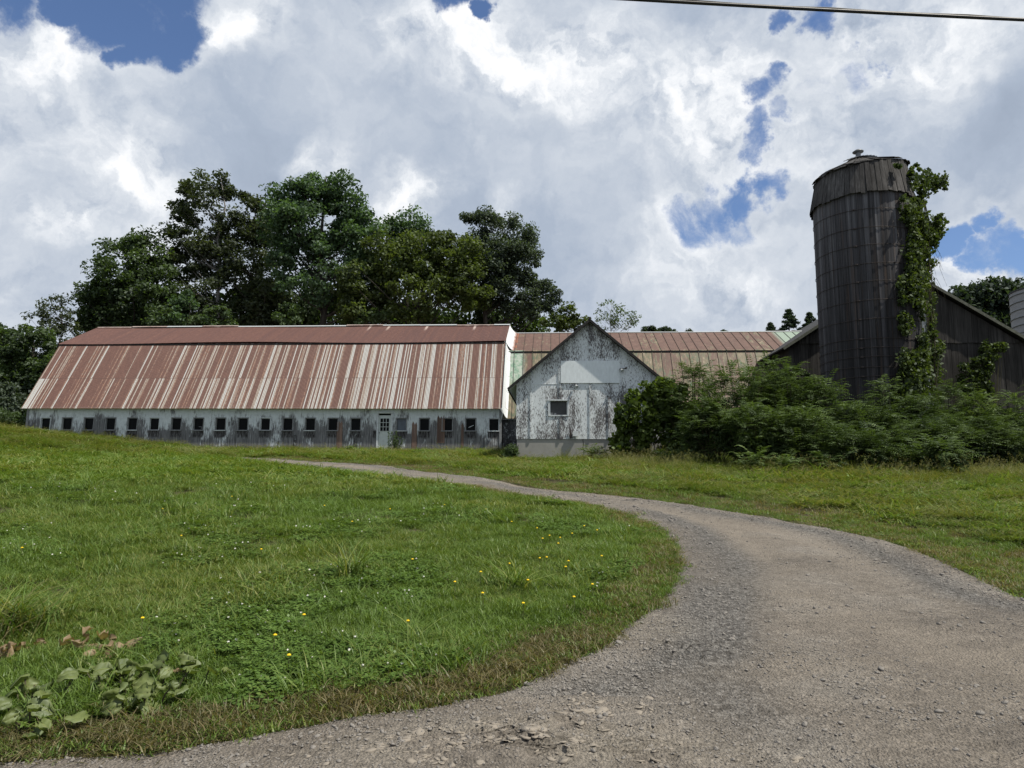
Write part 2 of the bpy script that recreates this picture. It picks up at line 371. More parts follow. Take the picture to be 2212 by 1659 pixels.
def oldwood(name, dark, light, sx=6.0, paint=None, sz=.35):
    m, t, o = mat(name)
    p = ocoord(t); x, y, z = t.xyz(p)
    st = t.noise(t.scalev(p, (sx, sx, sz)), 1.5, 8, .72)
    big = t.noise(p, .45, 3, .5)
    c = t.ramp(t.math('ADD', st, t.math('MULTIPLY', t.math('SUBTRACT', big, .5), .5)), [(.28, dark), (.55, tuple((a + b) / 2.2 for a, b in zip(dark, light))), (.78, light)])
    bd = t.n('ShaderNodeTexWhiteNoise', noise_dimensions='1D', _W=t.math('FLOOR', t.math('DIVIDE', x, .24))).outputs[0]
    c = t.vmath('SCALE', c, scale=t.mrange(bd, 0, 1, .7, 1.25, False))
    if paint: c = t.mix(t.mrange(t.noise(t.scalev(p, (5, 3, 3)), 2, 5, .7), .55, .62, 0, .8), c, paint)
    finish(t, o, c, .85, st, .5, .02, .15); return m
def silo_wood():
    m, t, o = mat('weathered_silo_staves')
    p = ocoord(t); x, y, z = t.xyz(p)
    ang = t.math('ARCTAN2', y, x); sv = t.math('MULTIPLY', ang, 56 / (2 * math.pi))
    k = t.math('FLOOR', sv); fr = t.math('FRACT', sv)
    wn = t.n('ShaderNodeTexWhiteNoise', noise_dimensions='1D', _W=k).outputs[0]
    st = t.noise(t.comb(t.math('MULTIPLY', ang, 22.0), t.math('MULTIPLY', k, 3.3), t.math('MULTIPLY', z, .30)), 1.2, 7, .7)
    lng = t.noise(t.comb(t.math('MULTIPLY', ang, 7.0), 1.0, t.math('MULTIPLY', z, .09)), 1.0, 5, .65)
    hi = t.math('ADD', t.mrange(z, 5, 13, -.08, .12, False), t.mrange(x, -2, 1.5, .06, -.08, False))  # paler towards the top; the unlit right side is put into the colour
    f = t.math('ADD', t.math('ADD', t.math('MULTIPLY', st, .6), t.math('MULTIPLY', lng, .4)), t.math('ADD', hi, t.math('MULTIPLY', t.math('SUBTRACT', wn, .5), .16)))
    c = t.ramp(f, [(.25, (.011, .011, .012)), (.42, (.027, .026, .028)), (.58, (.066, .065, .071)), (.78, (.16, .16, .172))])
    br = t.noise(t.comb(t.math('MULTIPLY', ang, 9.0), 7.0, t.math('MULTIPLY', z, .15)), 1.3, 5, .7)
    c = t.mix(t.mrange(br, .52, .70, 0, .5), c, (.085, .056, .040))
    pal = t.noise(t.comb(t.math('MULTIPLY', ang, 40.0), 3.0, t.math('MULTIPLY', z, .5)), 1, 4, .7)
    c = t.mix(t.mrange(pal, .66, .74, 0, .85), c, (.27, .25, .23))
    jn = t.math('LESS_THAN', fr, .07); c = t.mix(t.math('MULTIPLY', jn, .75), c, (.008, .008, .008))
    finish(t, o, c, .85, t.math('ADD', st, t.math('MULTIPLY', jn, -.6)), .5, .02, .15); return m
def gravel_mat():
    m, t, o = mat('packed_gravel')
    p = wpos(t)
    fin = t.noise(p, 95, 4, .75); med = t.noise(p, 26, 5, .72); big = t.noise(p, 1.1, 4, .6); hug = t.noise(p, .33, 3, .5)
    v = t.n('ShaderNodeTexVoronoi', _Scale=62.0, _Randomness=1.0); t.link(p, v.inputs['Vector'])
    vc = t.xyz(v.outputs['Color'])[0]
    c = t.ramp(t.math('ADD', t.math('MULTIPLY', big, .65), t.math('MULTIPLY', hug, .35)), [(.34, (.132, .118, .104)), (.5, (.184, .162, .138)), (.66, (.226, .207, .184))])
    band = t.n('ShaderNodeAttribute', attribute_name='band').outputs['Fac']; mud = t.n('ShaderNodeAttribute', attribute_name='mud').outputs['Fac']
    c = t.mix(t.math('MULTIPLY', band, .8), c, t.ramp(med, [(.38, (.050, .048, .046)), (.62, (.175, .170, .163))]))
    c = t.mix(t.math('MULTIPLY', mud, .75), c, (.235, .212, .180))
    trk = t.n('ShaderNodeAttribute', attribute_name='track').outputs['Fac']
    c = t.mix(t.math('MULTIPLY', trk, .55), c, (.235, .205, .170))
    k = t.math('ADD', t.mrange(fin, .25, .75, -.28, .28, False), t.mrange(med, .25, .75, -.34, .34, False)); k = t.math('ADD', k, t.mrange(t.noise(t.scalev(p, (1, 1.8, 1)), 4.2, 5, .7), .32, .68, -.20, .16, False))
    k = t.math('ADD', k, t.math('MULTIPLY', t.math('SUBTRACT', vc, .45), t.mrange(med, .4, .6, .10, .60)))
    k = t.math('MULTIPLY', k, t.math('SUBTRACT', 1.0, t.math('MULTIPLY', trk, .45)))
    c = t.vmath('SCALE', c, scale=t.math('ADD', 1.0, k))
    x, y, z = t.xyz(p)
    straw = t.noise(t.scalev(p, (6, 1.2, 1)), 9, 3, .7)
    c = t.mix(t.mrange(straw, .68, .74, 0, .4), c, (.23, .18, .11))
    h = t.math('ADD', t.math('MULTIPLY', fin, .35), t.math('ADD', med, t.math('MULTIPLY', v.outputs['Distance'], -.6)))
    finish(t, o, c, .92, h, 1.0, .035, .15); return m
def soil_mat():
    m, t, o = mat('soil_and_turf')
    p = wpos(t); a = t.noise(p, 22, 5, .7); b = t.noise(p, .6, 4, .6)
    c = t.ramp(t.math('ADD', t.math('MULTIPLY', a, .6), t.math('MULTIPLY', b, .4)), [(.3, (.028, .026, .014)), (.55, (.060, .055, .030)), (.75, (.10, .088, .055))])
    finish(t, o, c, .95, a, .8, .03, .1); return m

def grassmat(name, ca, cb, dry, dryamt=.2, gloss=.05):
    m, t, o = mat(name)
    at = t.n('ShaderNodeAttribute', attribute_name='tint').outputs['Fac']
    p = wpos(t); x, y, z = t.xyz(p)
    lo = t.noise(p, .38, 3, .55); mi_ = t.noise(p, 1.9, 4, .6)
    f = t.math('ADD', t.math('MULTIPLY', at, .55), t.math('MULTIPLY', t.math('SUBTRACT', mi_, .3), .6))
    c = t.ramp(f, [(.1, ca), (.75, cb)])
    c = t.mix(t.mrange(t.math('ADD', t.math('MULTIPLY', lo, .6), t.math('MULTIPLY', at, .4)), .60 - dryamt * .5, .80 - dryamt * .3, 0, .85), c, dry)
    d = t.n('ShaderNodeBsdfDiffuse', _0=c); tr = t.n('ShaderNodeBsdfTranslucent', _0=t.vmath('MULTIPLY', c, (1.3, 1.3, .5)))
    g = t.n('ShaderNodeBsdfGlossy', _0=(.8, .85, .8, 1), _Roughness=.45)
    m1 = t.n('ShaderNodeMixShader', _0=.35, _1=d.outputs[0], _2=tr.outputs[0])
    m2 = t.n('ShaderNodeMixShader', _0=gloss, _1=m1.outputs[0], _2=g.outputs[0])
    t.link(m2.outputs[0], o.inputs[0]); return m

M = {}
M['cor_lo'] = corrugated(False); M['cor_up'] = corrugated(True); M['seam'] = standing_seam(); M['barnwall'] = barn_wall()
M['peel'] = peeling('peeling_white_plywood'); M['panel'] = peeling('white_painted_panel', (.72, .77, .80), -.17)
M['white'] = simple('old_white_paint', (.52, .55, .57), .7, .2, 9); M['cream'] = simple('door_paint', (.50, .54, .53), .6, .12, 7)
M['galv'] = simple('galvanised_sheet', (.40, .42, .43), .45, .18, 5, .4, .15)
M['trimgrey'] = simple('grey_weathered_trim', (.22, .225, .235), .85, .4, 9, .2, 0, (3, 3, 1))
M['brownboard'] = oldwood('brown_repair_board', (.10, .065, .052), (.30, .21, .175), 8)
M['greyboard'] = oldwood('dark_clapboard', (.025, .025, .027), (.13, .13, .135), 3, (.36, .38, .39), 3)
M['barnwood'] = oldwood('dark_barn_wood', (.010, .0095, .009), (.090, .084, .080), 8)
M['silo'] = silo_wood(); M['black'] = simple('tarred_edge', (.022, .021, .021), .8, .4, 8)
M['roofdark'] = simple('dark_roofing', (.035, .035, .037), .85, .4, 5)
M['mossrake'] = simple('mossy_rake_board', (.10, .105, .085), .9, .5, 6)
M['skirt'] = oldwood('silo_roof_boards', (.014, .0135, .0135), (.125, .12, .118), 6)
M['iron'] = simple('rusty_iron', (.045, .035, .032), .6, .3, 20, .4, .3)
M['conc'] = simple('poured_concrete', (.27, .265, .25), .9, .14, 2.2)
M['crack'] = simple('crack_shadow', (.02, .02, .02), .95, .1, 5)
M['zinc'] = simple('grey_zinc', (.16, .17, .18), .5, .25, 4, .4, .3)
M['stave'] = simple('pale_concrete_staves', (.27, .27, .275), .75, .2, 1.5, .25, 0, (1, 1, 3))
M['bark'] = oldwood('tree_bark', (.025, .021, .018), (.10, .09, .08), 4)
M['birchbark'] = simple('pale_bark', (.20, .19, .18), .8, .4, 8)
M['stem'] = simple('plant_stem', (.06, .055, .03), .8, .3, 9)
M['cable'] = simple('cable_jacket', (.015, .016, .018), .5, .3, 40, .4)
M['glassdk'] = simple('dark_glass', (.004, .0045, .005), .3, .5, 3, .08)
M['glassgrey'] = simple('sky_reflection_glass', (.055, .07, .09), .25, .4, 3, .5)  # blue-grey base colour stands in for sky reflected in the pane
M['screen'] = simple('window_screen', (.065, .068, .072), .7, .35, 4)
M['gravel'] = gravel_mat(); M['soil'] = soil_mat()
M['stone'] = simple('gravel_stone', (.185, .172, .158), .85, .45, 25)
M['mud'] = simple('dried_mud', (.215, .19, .16), .95, .2, 14)
M['lf_dark'] = leafmat('leaf_dark_green', (0.018, 0.031, 0.011), (0.070, 0.110, 0.033), (0.152, 0.209, 0.072))
M['lf_copper'] = leafmat('leaf_dark_olive', (0.020, 0.029, 0.013), (0.070, 0.089, 0.037), (0.152, 0.168, 0.081))
M['lf_maple'] = leafmat('leaf_maple_green', (0.024, 0.046, 0.020), (0.088, 0.151, 0.060), (0.192, 0.275, 0.124))
M['lf_yel'] = leafmat('leaf_yellow_green', (0.029, 0.042, 0.010), (0.104, 0.140, 0.030), (0.224, 0.265, 0.067))
M['lf_grey'] = leafmat('leaf_grey_green', (0.022, 0.033, 0.021), (0.079, 0.107, 0.067), (0.174, 0.209, 0.133))
M['lf_pale'] = leafmat('leaf_pale_sprig', (.05, .075, .03), (.10, .14, .055), (.17, .13, .05))
M['lf_light'] = leafmat('leaf_light_green', (.035, .06, .02), (.08, .12, .042), (.12, .16, .06))
M['lf_sumac'] = leafmat('leaf_sumac', (0.024, 0.040, 0.012), (0.094, 0.138, 0.039), (0.212, 0.257, 0.082), .3, .02)
M['lf_vine'] = leafmat('leaf_vine', (0.030, 0.050, 0.008), (0.114, 0.162, 0.024), (0.265, 0.296, 0.057), .35, .03)
M['lf_vinedk'] = leafmat('leaf_creeper', (0.020, 0.034, 0.009), (0.080, 0.111, 0.025), (0.190, 0.224, 0.061), .35, .03)
M['lf_far'] = leafmat('leaf_distant_wood', (0.020, 0.034, 0.018), (0.040, 0.061, 0.031), (0.069, 0.092, 0.046))
M['lf_burdock'] = leafmat('leaf_burdock', (0.061, 0.088, 0.019), (0.138, 0.170, 0.044), (.235, .245, .10), .3, .05, .9)
M['dead'] = leafmat('leaf_dead', (.14, .095, .055), (.27, .20, .12), (.40, .33, .22), .3, .02)
M['gr_lawn'] = grassmat('lawn_blade', (0.062, 0.106, 0.018), (0.133, 0.208, 0.043), (0.216, 0.216, 0.066), .10, .02)
M['gr_long'] = grassmat('long_grass_blade', (0.068, 0.117, 0.022), (0.143, 0.224, 0.051), (0.216, 0.216, 0.071), .18, .02)
M['gr_wild'] = grassmat('wild_grass_blade', (.066, .092, .022), (.138, .170, .048), (.20, .185, .085), .25, .02)
M['gr_dry'] = grassmat('dry_grass_blade', (.060, .062, .022), (.12, .105, .045), (.20, .165, .09), .5, .02)
M['gr_straw'] = grassmat('straw', (.10, .075, .045), (.22, .17, .105), (.30, .25, .17), .5, .02)
M['clover'] = grassmat('clover_leaf', (0.057, 0.104, 0.021), (0.117, 0.193, 0.043), (0.173, 0.205, 0.053), .05, .02)
M['petal'] = simple('white_petal', (.55, .55, .50), .8, .2, 40); M['yellow'] = simple('yellow_petal', (.75, .50, .015), .7, .15, 40)

# ------------------------------------------------------------------ the drive and the land
LEFT_PX = [(487, 987), (603, 1004), (696, 1012), (835, 1027), (918, 1038), (1026, 1050), (1093, 1065), (1210, 1081), (1268, 1090), (1327, 1104), (1385, 1126), (1432, 1149),
           (1449, 1179), (1458, 1214), (1447, 1249), (1425, 1290), (1385, 1322), (1327, 1362), (1270, 1400), (1190, 1437), (1084, 1488), (972, 1514), (780, 1546), (593, 1578), (384, 1608), (174, 1622), (0, 1634)]
RIGHT_PX = [(487, 985), (557, 988.6), (696, 999), (835, 1006), (918, 1019), (1026, 1029), (1120, 1046), (1210, 1059), (1385, 1076), (1502, 1091), (1678, 1120), (1853, 1152), (1970, 1182), (2087, 1231), (2212, 1290)]
LE = np.array([gp(*q)[:2] for q in LEFT_PX]); RE = np.array([gp(*q)[:2] for q in RIGHT_PX])
LE = np.vstack([LE, [[-3.6, LE[-1, 1] - .12], [-8, 2.75], [-40, 2.2]]]); RE = np.vstack([RE, [[7.0, 5.6], [9.5, 4.9], [14, 4.5], [40, 4.2]]])
def xleft(y):
    o = np.argsort(LE[:, 1]); return np.interp(y, LE[o, 1], LE[o, 0], left=-40)
def xright(y):
    o = np.argsort(RE[:, 1]); return np.interp(y, RE[o, 1], RE[o, 0], left=40)
YFAR = min(LE[0, 1], RE[0, 1])
def segdist(x, y, PL):
    d = np.full(np.shape(x), 1e9)
    for a, b in zip(PL[:-1], PL[1:]):
        v = b - a; t = np.clip(((x - a[0]) * v[0] + (y - a[1]) * v[1]) / (v @ v + 1e-9), 0, 1)
        d = np.minimum(d, np.hypot(x - a[0] - t * v[0], y - a[1] - t * v[1]))
    return d
def drive_sd(x, y):                             # > 0 on the drive, < 0 off it
    x = np.asarray(x, float); y = np.asarray(y, float)
    ins = (x > xleft(y)) & (x < xright(y)) & (y < YFAR) & (y > -4.5)
    d = np.minimum(segdist(x, y, LE), segdist(x, y, RE))
    return np.where(ins, d, -d)
def land():
    xs = np.concatenate([-np.geomspace(700, 16.3, 34), np.arange(-16, 16.01, .2), np.geomspace(16.3, 700, 34)])
    ys = np.concatenate([-np.geomspace(60, 3, 8), np.arange(-2.5, 42, .2), np.geomspace(42.4, 1500, 40)])
    X, Y = np.meshgrid(xs, ys); Z = G(X, Y); near = (np.abs(X) < 45) & (Y < 40)
    sd = np.full(X.shape, -9.); sd[near] = drive_sd(X[near], Y[near])
    Z = Z - .09 * sstep(-.05, .3, sd)
    ny, nx = X.shape; i = np.arange(ny * nx).reshape(ny, nx)
    F = np.stack([i[:-1, :-1], i[:-1, 1:], i[1:, 1:], i[1:, :-1]], -1).reshape(-1, 4)
    o = npmesh('ground', np.stack([X, Y, Z], -1).reshape(-1, 3), F, M['soil'], smooth=True)
    setp(o, 'grassy ground rising gently from the road to the barns', 'ground', kind='structure')
land()
def drive_z(x, y):
    sd = drive_sd(x, y)
    rut = .016 * np.sin(x * 2.2 + y * .8) * np.exp(-y / 12)
    mud = sstep(1.0, .0, np.hypot((x - .25) / 1.0, (y - 3.62) / .42)) + .6 * sstep(1.0, .2, np.hypot((x - 1.25) / .5, (y - 5.0) / .4))
    m = vnoise(x * 9, y * 12, 5) * vnoise(x * 21, y * 24, 6)
    rut = rut - .03 * np.exp(-((segdist(x, y, LE) - 1.05) / .22) ** 2) * sstep(6.5, 9, y) - .03 * np.exp(-((segdist(x, y, RE) - 1.05) / .22) ** 2) * sstep(6.5, 9, y)
    n = .012 * (vnoise(x * 11, y * 11, 3) - .5) + .007 * (vnoise(x * 27, y * 27, 4) - .5) + .02 * (vnoise(x * 2.5, y * 2.5, 8) - .5)
    chip = sstep(.52, .58, vnoise(x * 7, y * 10, 11)) * .022 * sstep(0, .5, mud)
    return G(x, y) + .01 + rut + n + mud * (m * .05) + chip - .05 * sstep(.12, -.06, sd) + .02 * sstep(.0, .5, sd)
def drive():
    ys = [-4.4]
    while ys[-1] < YFAR - .1: ys.append(ys[-1] + (.4 if ys[-1] < 2.0 else .022 + .0026 * max(0, ys[-1] - 3) ** 1.35))
    ys = np.array(ys); n = 330
    xl = np.maximum(xleft(ys), -30) - .03 + .16 * (vnoise(ys * 2.1, 0, 21) - .5) + .10 * (vnoise(ys * 7, 0, 22) - .5); xr = np.minimum(xright(ys), 30) + .16 * (vnoise(ys * 1.7, 0, 23) - .5) + .1 * (vnoise(ys * 6, 0, 24) - .5)
    xr = np.maximum(xr, xl + .1); f = np.linspace(0, 1, n)
    X = xl[:, None] * (1 - f) + xr[:, None] * f
    lo = np.clip(xl, -3.2, 30); hi = np.clip(xr, -30, 6.5)                 # columns are denser where the drive is seen
    X = np.where(f < .05, xl[:, None] + (lo - xl)[:, None] * f / .05, np.where(f > .95, hi[:, None] + (xr - hi)[:, None] * (f - .95) / .05, lo[:, None] + (hi - lo)[:, None] * (f - .05) / .9))
    Y = np.repeat(ys[:, None], n, 1); Z = drive_z(X, Y)
    ny, nx = X.shape; i = np.arange(ny * nx).reshape(ny, nx)
    F = np.stack([i[:-1, :-1], i[:-1, 1:], i[1:, 1:], i[1:, :-1]], -1).reshape(-1, 4)
    o = npmesh('gravel_driveway', np.stack([X, Y, Z], -1).reshape(-1, 3), F, M['gravel'], smooth=True)
    sd = drive_sd(X, Y); bandw = np.exp(-((sd - .45 - .3 * vnoise(X, Y, 60)) / .28) ** 2) * (Y > 4.2) + .8 * np.exp(-((X - 1.35 - .22 * (Y - 5.0) + .5 * (vnoise(Y * 1.1, X * 0, 61) - .5)) / .30) ** 2) * sstep(9, 6, Y) * sstep(3.2, 4.2, Y)
    mudm = sstep(1.05, .2, np.hypot((X - .1) / 1.5, (Y - 3.55) / .5)) * sstep(.35, .55, vnoise(X * 3, Y * 5, 62)) + .7 * sstep(1, .3, np.hypot((X - 1.0) / .6, (Y - 5.6) / .7)) + .6 * sstep(.5, 1.0, xright(Y) - X) * 0
    dl, dr = segdist(X, Y, LE), segdist(X, Y, RE); trk = (np.exp(-((dl - 1.05) / .26) ** 2) + np.exp(-((dr - 1.05) / .26) ** 2)) * sstep(6.5, 9, Y) + np.exp(-((X - 3.0 + .30 * (Y - 5)) / .3) ** 2) * sstep(8, 6, Y) * .8 + np.exp(-((Y - 4.5 - .22 * (X - 1)) / .16) ** 2) * sstep(.2, 1.4, X) * .6
    for nm, vv in (('band', bandw), ('mud', mudm), ('track', trk)): o.data.attributes.new(nm, 'FLOAT', 'POINT').data.foreach_set('value', np.ascontiguousarray(np.clip(vv, 0, 1).ravel(), np.float32))
    setp(o, 'grey brown gravel driveway curving up to the barn', 'driveway', kind='structure')
drive()

# ------------------------------------------------------------------ the buildings
TH = R(3.5)
BO = np.array([-.57, 39.4, 2.9])                # foot of the long barn's right front corner
UX = np.array([math.cos(TH), -math.sin(TH), 0]); VX = np.array([math.sin(TH), math.cos(TH), 0])
def wall_open(mb, x0, x1, z0, z1, holes, y, th, mi=0):
    xs = sorted({x0, x1, *[h[0] for h in holes], *[h[1] for h in holes]}); zs = sorted({z0, z1, *[h[2] for h in holes], *[h[3] for h in holes]})
    def solid(i, j):
        if i < 0 or j < 0 or i >= len(xs) - 1 or j >= len(zs) - 1: return False
        cx = (xs[i] + xs[i + 1]) / 2; cz = (zs[j] + zs[j + 1]) / 2
        return not any(h[0] < cx < h[1] and h[2] < cz < h[3] for h in holes)
    for i in range(len(xs) - 1):
        for j in range(len(zs) - 1):
            if not solid(i, j): continue
            a, b, c, d = xs[i], xs[i + 1], zs[j], zs[j + 1]; e = y + th
            mb.quad((a, y, c), (b, y, c), (b, y, d), (a, y, d), mi); mb.quad((a, e, d), (b, e, d), (b, e, c), (a, e, c), mi)
            if not solid(i - 1, j): mb.quad((a, e, c), (a, y, c), (a, y, d), (a, e, d), mi)
            if not solid(i + 1, j): mb.quad((b, y, c), (b, e, c), (b, e, d), (b, y, d), mi)
            if not solid(i, j - 1): mb.quad((a, e, c), (b, e, c), (b, y, c), (a, y, c), mi)
            if not solid(i, j + 1): mb.quad((a, y, d), (b, y, d), (b, e, d), (a, e, d), mi)
def corr_sheet(x0, x1, y0, z0, y1, z1, pitch, amp, th=.004, nseg=6, rows=3, sag=None):
    ny, nz = -(z1 - z0), (y1 - y0); ln = math.hypot(ny, nz); ny /= ln; nz /= ln
    n = int((x1 - x0) / pitch * nseg); x = np.linspace(x0, x1, n + 1)
    wv = amp * np.sin(2 * np.pi * x / pitch); V = []
    for r in range(rows + 1):
        t = r / rows; dz = sag(x, t) if sag else 0
        V.append(np.stack([x, y0 + (y1 - y0) * t + ny * wv, z0 + (z1 - z0) * t + nz * wv + dz], -1))
    V = np.concatenate(V); m = n + 1; i = np.arange(m * (rows + 1)).reshape(rows + 1, m)
    return V, np.stack([i[:-1, :-1], i[:-1, 1:], i[1:, 1:], i[1:, :-1]], -1).reshape(-1, 4)

def long_barn():
    Z0 = 2.9
    root = empty('dairy_barn', BO, -TH, 'long low white barn with a rusty corrugated gambrel roof and a row of small windows', 'barn')
    L0 = -27.56; DP = 11.8
    ez, ey = 5.09 - Z0, -.35; bz, by = 9.34 - Z0, 2.4; rz, ry = 11.1 - Z0, 5.9
    wx = [-26.42 + 1.30 * k for k in range(21)]; dk = 15
    holes = []
    for k, x in enumerate(wx):
        if k == dk: continue
        holes.append((x - .275, x + .275, .98, 1.67))
    dx0, dx1, dt = -7.02, -6.12, 2.0 - .06
    dz0 = -.08
    holes.append((dx0, dx1, dz0, dt))
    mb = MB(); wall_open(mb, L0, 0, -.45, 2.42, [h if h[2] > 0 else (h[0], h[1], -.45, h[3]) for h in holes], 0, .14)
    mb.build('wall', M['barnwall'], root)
    mb = MB()
    prof = [(0.14, -.5), (0.14, 2.35), (by + .1, bz - .15), (ry, rz - .12), (DP - by - .1, bz - .15), (DP, 2.35), (DP, -.5)]
    for x, t in ((L0 + .005, .1), (-.105, .1)): mb.slab([(x, a, b) for a, b in prof], (1, 0, 0), t)
    mb.box(L0, 0, DP - .02, DP + .1, -.5, 2.4); mb.build('end_wall', M['barnwall'], root)
    mb = MB(); mb.box(L0 + .2, -.2, .2, DP - .1, -.5, -.3); mb.box(L0 + .2, -.2, .2, DP - .1, 2.05, 2.2); mb.build('barn_floor', M['black'], root)
    sag = lambda x, t: .05 * np.sin(x * .45) * .4 + .02 * np.sin(x * 1.7)
    V, F = corr_sheet(-27.70, -.02, ey, ez, by, bz, .0762, .012, rows=4)
    npmesh('lower_roof', V, F, M['cor_lo'], root, smooth=True)
    ux0, uz0 = by - .12, bz + .015
    V, F = corr_sheet(-27.72, .05, ux0, uz0, ry, rz, .0762, .011, rows=3, sag=lambda x, t: (1 - t) * .05 * np.sin(x * .35 + 1) + t * .02 * np.sin(x * .6))
    npmesh('upper_roof', V, F, M['cor_up'], root, smooth=True)
    mb = MB()                                     # rear slopes, in plain sheet
    mb.slab([(-27.7, ry + .03, rz - .02), (.03, ry + .03, rz - .02), (.03, DP - by, bz - .02), (-27.7, DP - by, bz - .02)], (0, .4, .9), -.03)
    mb.slab([(-27.7, DP - by, bz - .03), (.03, DP - by, bz - .03), (.03, DP + .35, ez), (-27.7, DP + .35, ez)], (0, .85, .5), -.03)
    mb.build('rear_roof', M['cor_up'], root)
    mb = MB(); mb.box(-27.68, -.06, by - .10, by - .02, bz - .13, bz - .05); mb.build('roof_break_board', M['black'], root)
    mb = MB(); random.seed(3); x = -27.72; k = 0    # ridge cap in lengths, some bare metal, some rusted
    while x < .05:
        e = min(x + 2.43, .08); lift = .015 * (k % 2) + .02 * math.sin(x * .5)
        mi = 0 if k in (2, 4, 5, 6, 8, 9, 11) else 1
        mb.slab([(x, ry - .2, rz - .045 + lift), (e, ry - .2, rz - .045 + lift), (e, ry, rz + .055 + lift), (x, ry, rz + .055 + lift)], (0, -.4, .9), .01, mi)
        mb.slab([(x, ry, rz + .055 + lift), (e, ry, rz + .055 + lift), (e, ry + .2, rz - .045 + lift), (x, ry + .2, rz - .045 + lift)], (0, .4, .9), .01, mi)
        x = e + .002; k += 1
    mb.build('ridge_cap', [M['galv'], M['cor_up']], root)
    mb = MB(); mb.box(L0 - .02, -.03, -.03, 0.0, 2.16, 2.42); mb.box(L0 - .02, -.03, -.30, -.035, 2.235, 2.265); mb.build('frieze_board', M['white'], root)
    mb = MB(); mb.box(L0 - .03, L0 + .1, -.03, -.002, -.45, 2.15); mb.build('corner_board', M['trimgrey'], root); mb = MB(); mb.box(-.12, .015, -.03, -.002, -.45, 2.15); mb.build('corner_board', M['trimgrey'], root)
    for k, x in enumerate(wx):
        if k == dk: continue
        lean = .012 if k < 8 else 0
        fm = MB(); gm = M['glassgrey'] if k == 16 else M['glassdk']
        fm.quad((x - .275, .085, .98), (x + .275, .085, .98), (x + .275, .085, 1.67), (x - .275, .085, 1.67))
        wn = fm.build('window', gm, root)
        fr = MB()
        fr.box(x - .272, x - .250, .03, .08, .985, 1.665); fr.box(x + .250, x + .272, .03, .08, .985, 1.665); fr.box(x - .250, x + .250, .03, .08, 1.64, 1.665)
        fr.box(x - .250, x + .250, .03, .08, .985, 1.005)
        fr.bar((x - .298 - lean, -.012, .985), (x - .298 + lean, -.012, 1.67), .045, .02, (0, 1, 0)); fr.bar((x + .298 - lean, -.012, .985), (x + .298 + lean, -.012, 1.67), .045, .02, (0, 1, 0))
        fr.box(x - .32, x + .32, -.022, -.002, 1.672, 1.71)
        if k == 7: fr.box(x + .0, x + .16, .05, .07, 1.17, 1.19); fr.box(x + .145, x + .16, .05, .07, 1.03, 1.17)
        fr.build('frame', M['trimgrey'] if k % 5 else M['white'], wn)
        sl = MB(); sl.box(x - .37, x + .31, -.06, .03, .945, .985); sl.build('sill', M['trimgrey'] if k % 4 else M['white'], wn)
        if k == 19: tb = MB(); tb.tube([(x - .12, .06, 1.17), (x, .055, 1.22), (x + .16, .06, 1.30)], .02, 6); tb.build('broken_slat', M['white'], wn)
    d = MB(); d.box(dx0 + .1, dx1 - .1, .03, .07, dz0, dt - .1)
    for a, b in ((.17, .42), (.52, .77)):
        d.box(dx0 + a - .02, dx0 + b - .02, .022, .03, dz0 + .12, dz0 + .72)
    door = d.build('door', M['cream'], root)
    g = MB(); g.quad((dx0 + .19, .0265, .95), (dx1 - .19, .0265, .95), (dx1 - .19, .0265, 1.68), (dx0 + .19, .0265, 1.68)); g.build('door_pane', M['glassdk'], door)
    g = MB()
    for i in range(4): xx = dx0 + .19 + i * .173; g.box(xx - .012, xx + .012, .008, .026, .95, 1.68)
    for i in range(4): zz = .95 + i * .243; g.box(dx0 + .203, dx1 - .203, .010, .026, zz - .012, zz + .012)
    g.build('muntin', M['cream'], door)
    g = MB(); g.tube([(dx0 + .16, .03, .86), (dx0 + .16, -.03, .86)], .025, 8); g.build('handle', M['iron'], door)
    g = MB(); g.box(dx0, dx0 + .1, -.03, .08, dz0, dt + .02); g.box(dx1 - .1, dx1, -.03, .08, dz0, dt + .02); g.box(dx0 - .04, dx1 + .04, -.04, .08, dt + .02, dt + .1); g.build('door_frame', M['white'], root)
    for (x0, x1, z0, z1) in ((-9.28, -8.95, -.1, 1.45), (-5.02, -4.72, -.1, 1.38), (-3.60, -3.16, .3, 1.72), (-8.3, -8.12, -.1, .9), (-11.75, -11.58, -.1, .7), (-2.25, -2.1, -.1, 1.3)):
        b = MB(); n = max(1, round((x1 - x0) / .15)); ww = (x1 - x0) / n
        for i in range(n): b.box(x0 + i * ww, x0 + (i + 1) * ww - .006, -.012 - .002 * i, -.002, z0, z1 - .06 * ((i * 7) % 3)); b.slab([(x0 + i * ww + .01, -.010, z1 - .06 * ((i * 7) % 3)), (x0 + (i + 1) * ww - .02, -.010, z1 - .06 * ((i * 7) % 3)), (x0 + (i + .4 + .2 * (i % 2)) * ww, -.010, z1 + .13 - .05 * (i % 2))], (0, 1, 0), .006)
        b.build('repair_board', M['brownboard'] if x0 > -9.5 and z1 > .95 else M['greyboard'], root)
    # flared flashing where the barn roof steps down to the wing roof
    def barn_p(t): return (ey + (by - ey) * t, ez + (bz - ez) * t) if t <= 1 else (by - .1 + (ry - by + .1) * (t - 1), bz + .02 + (rz - bz - .02) * (t - 1))
    def wing_p(t):
        e = (0.0, 4.56 - Z0); b = (2.36, 8.74 - Z0); r = (5.6, 10.46 - Z0)
        return (e[0] + (b[0] - e[0]) * t, e[1] + (b[1] - e[1]) * t) if t <= 1 else (b[0] + (r[0] - b[0]) * (t - 1), b[1] + (r[1] - b[1]) * (t - 1))
    f = MB(); N = 5
    ts = [.12 * i for i in range(9)] + [1.0] ; tu = [1.0 + i / 7 for i in range(8)]
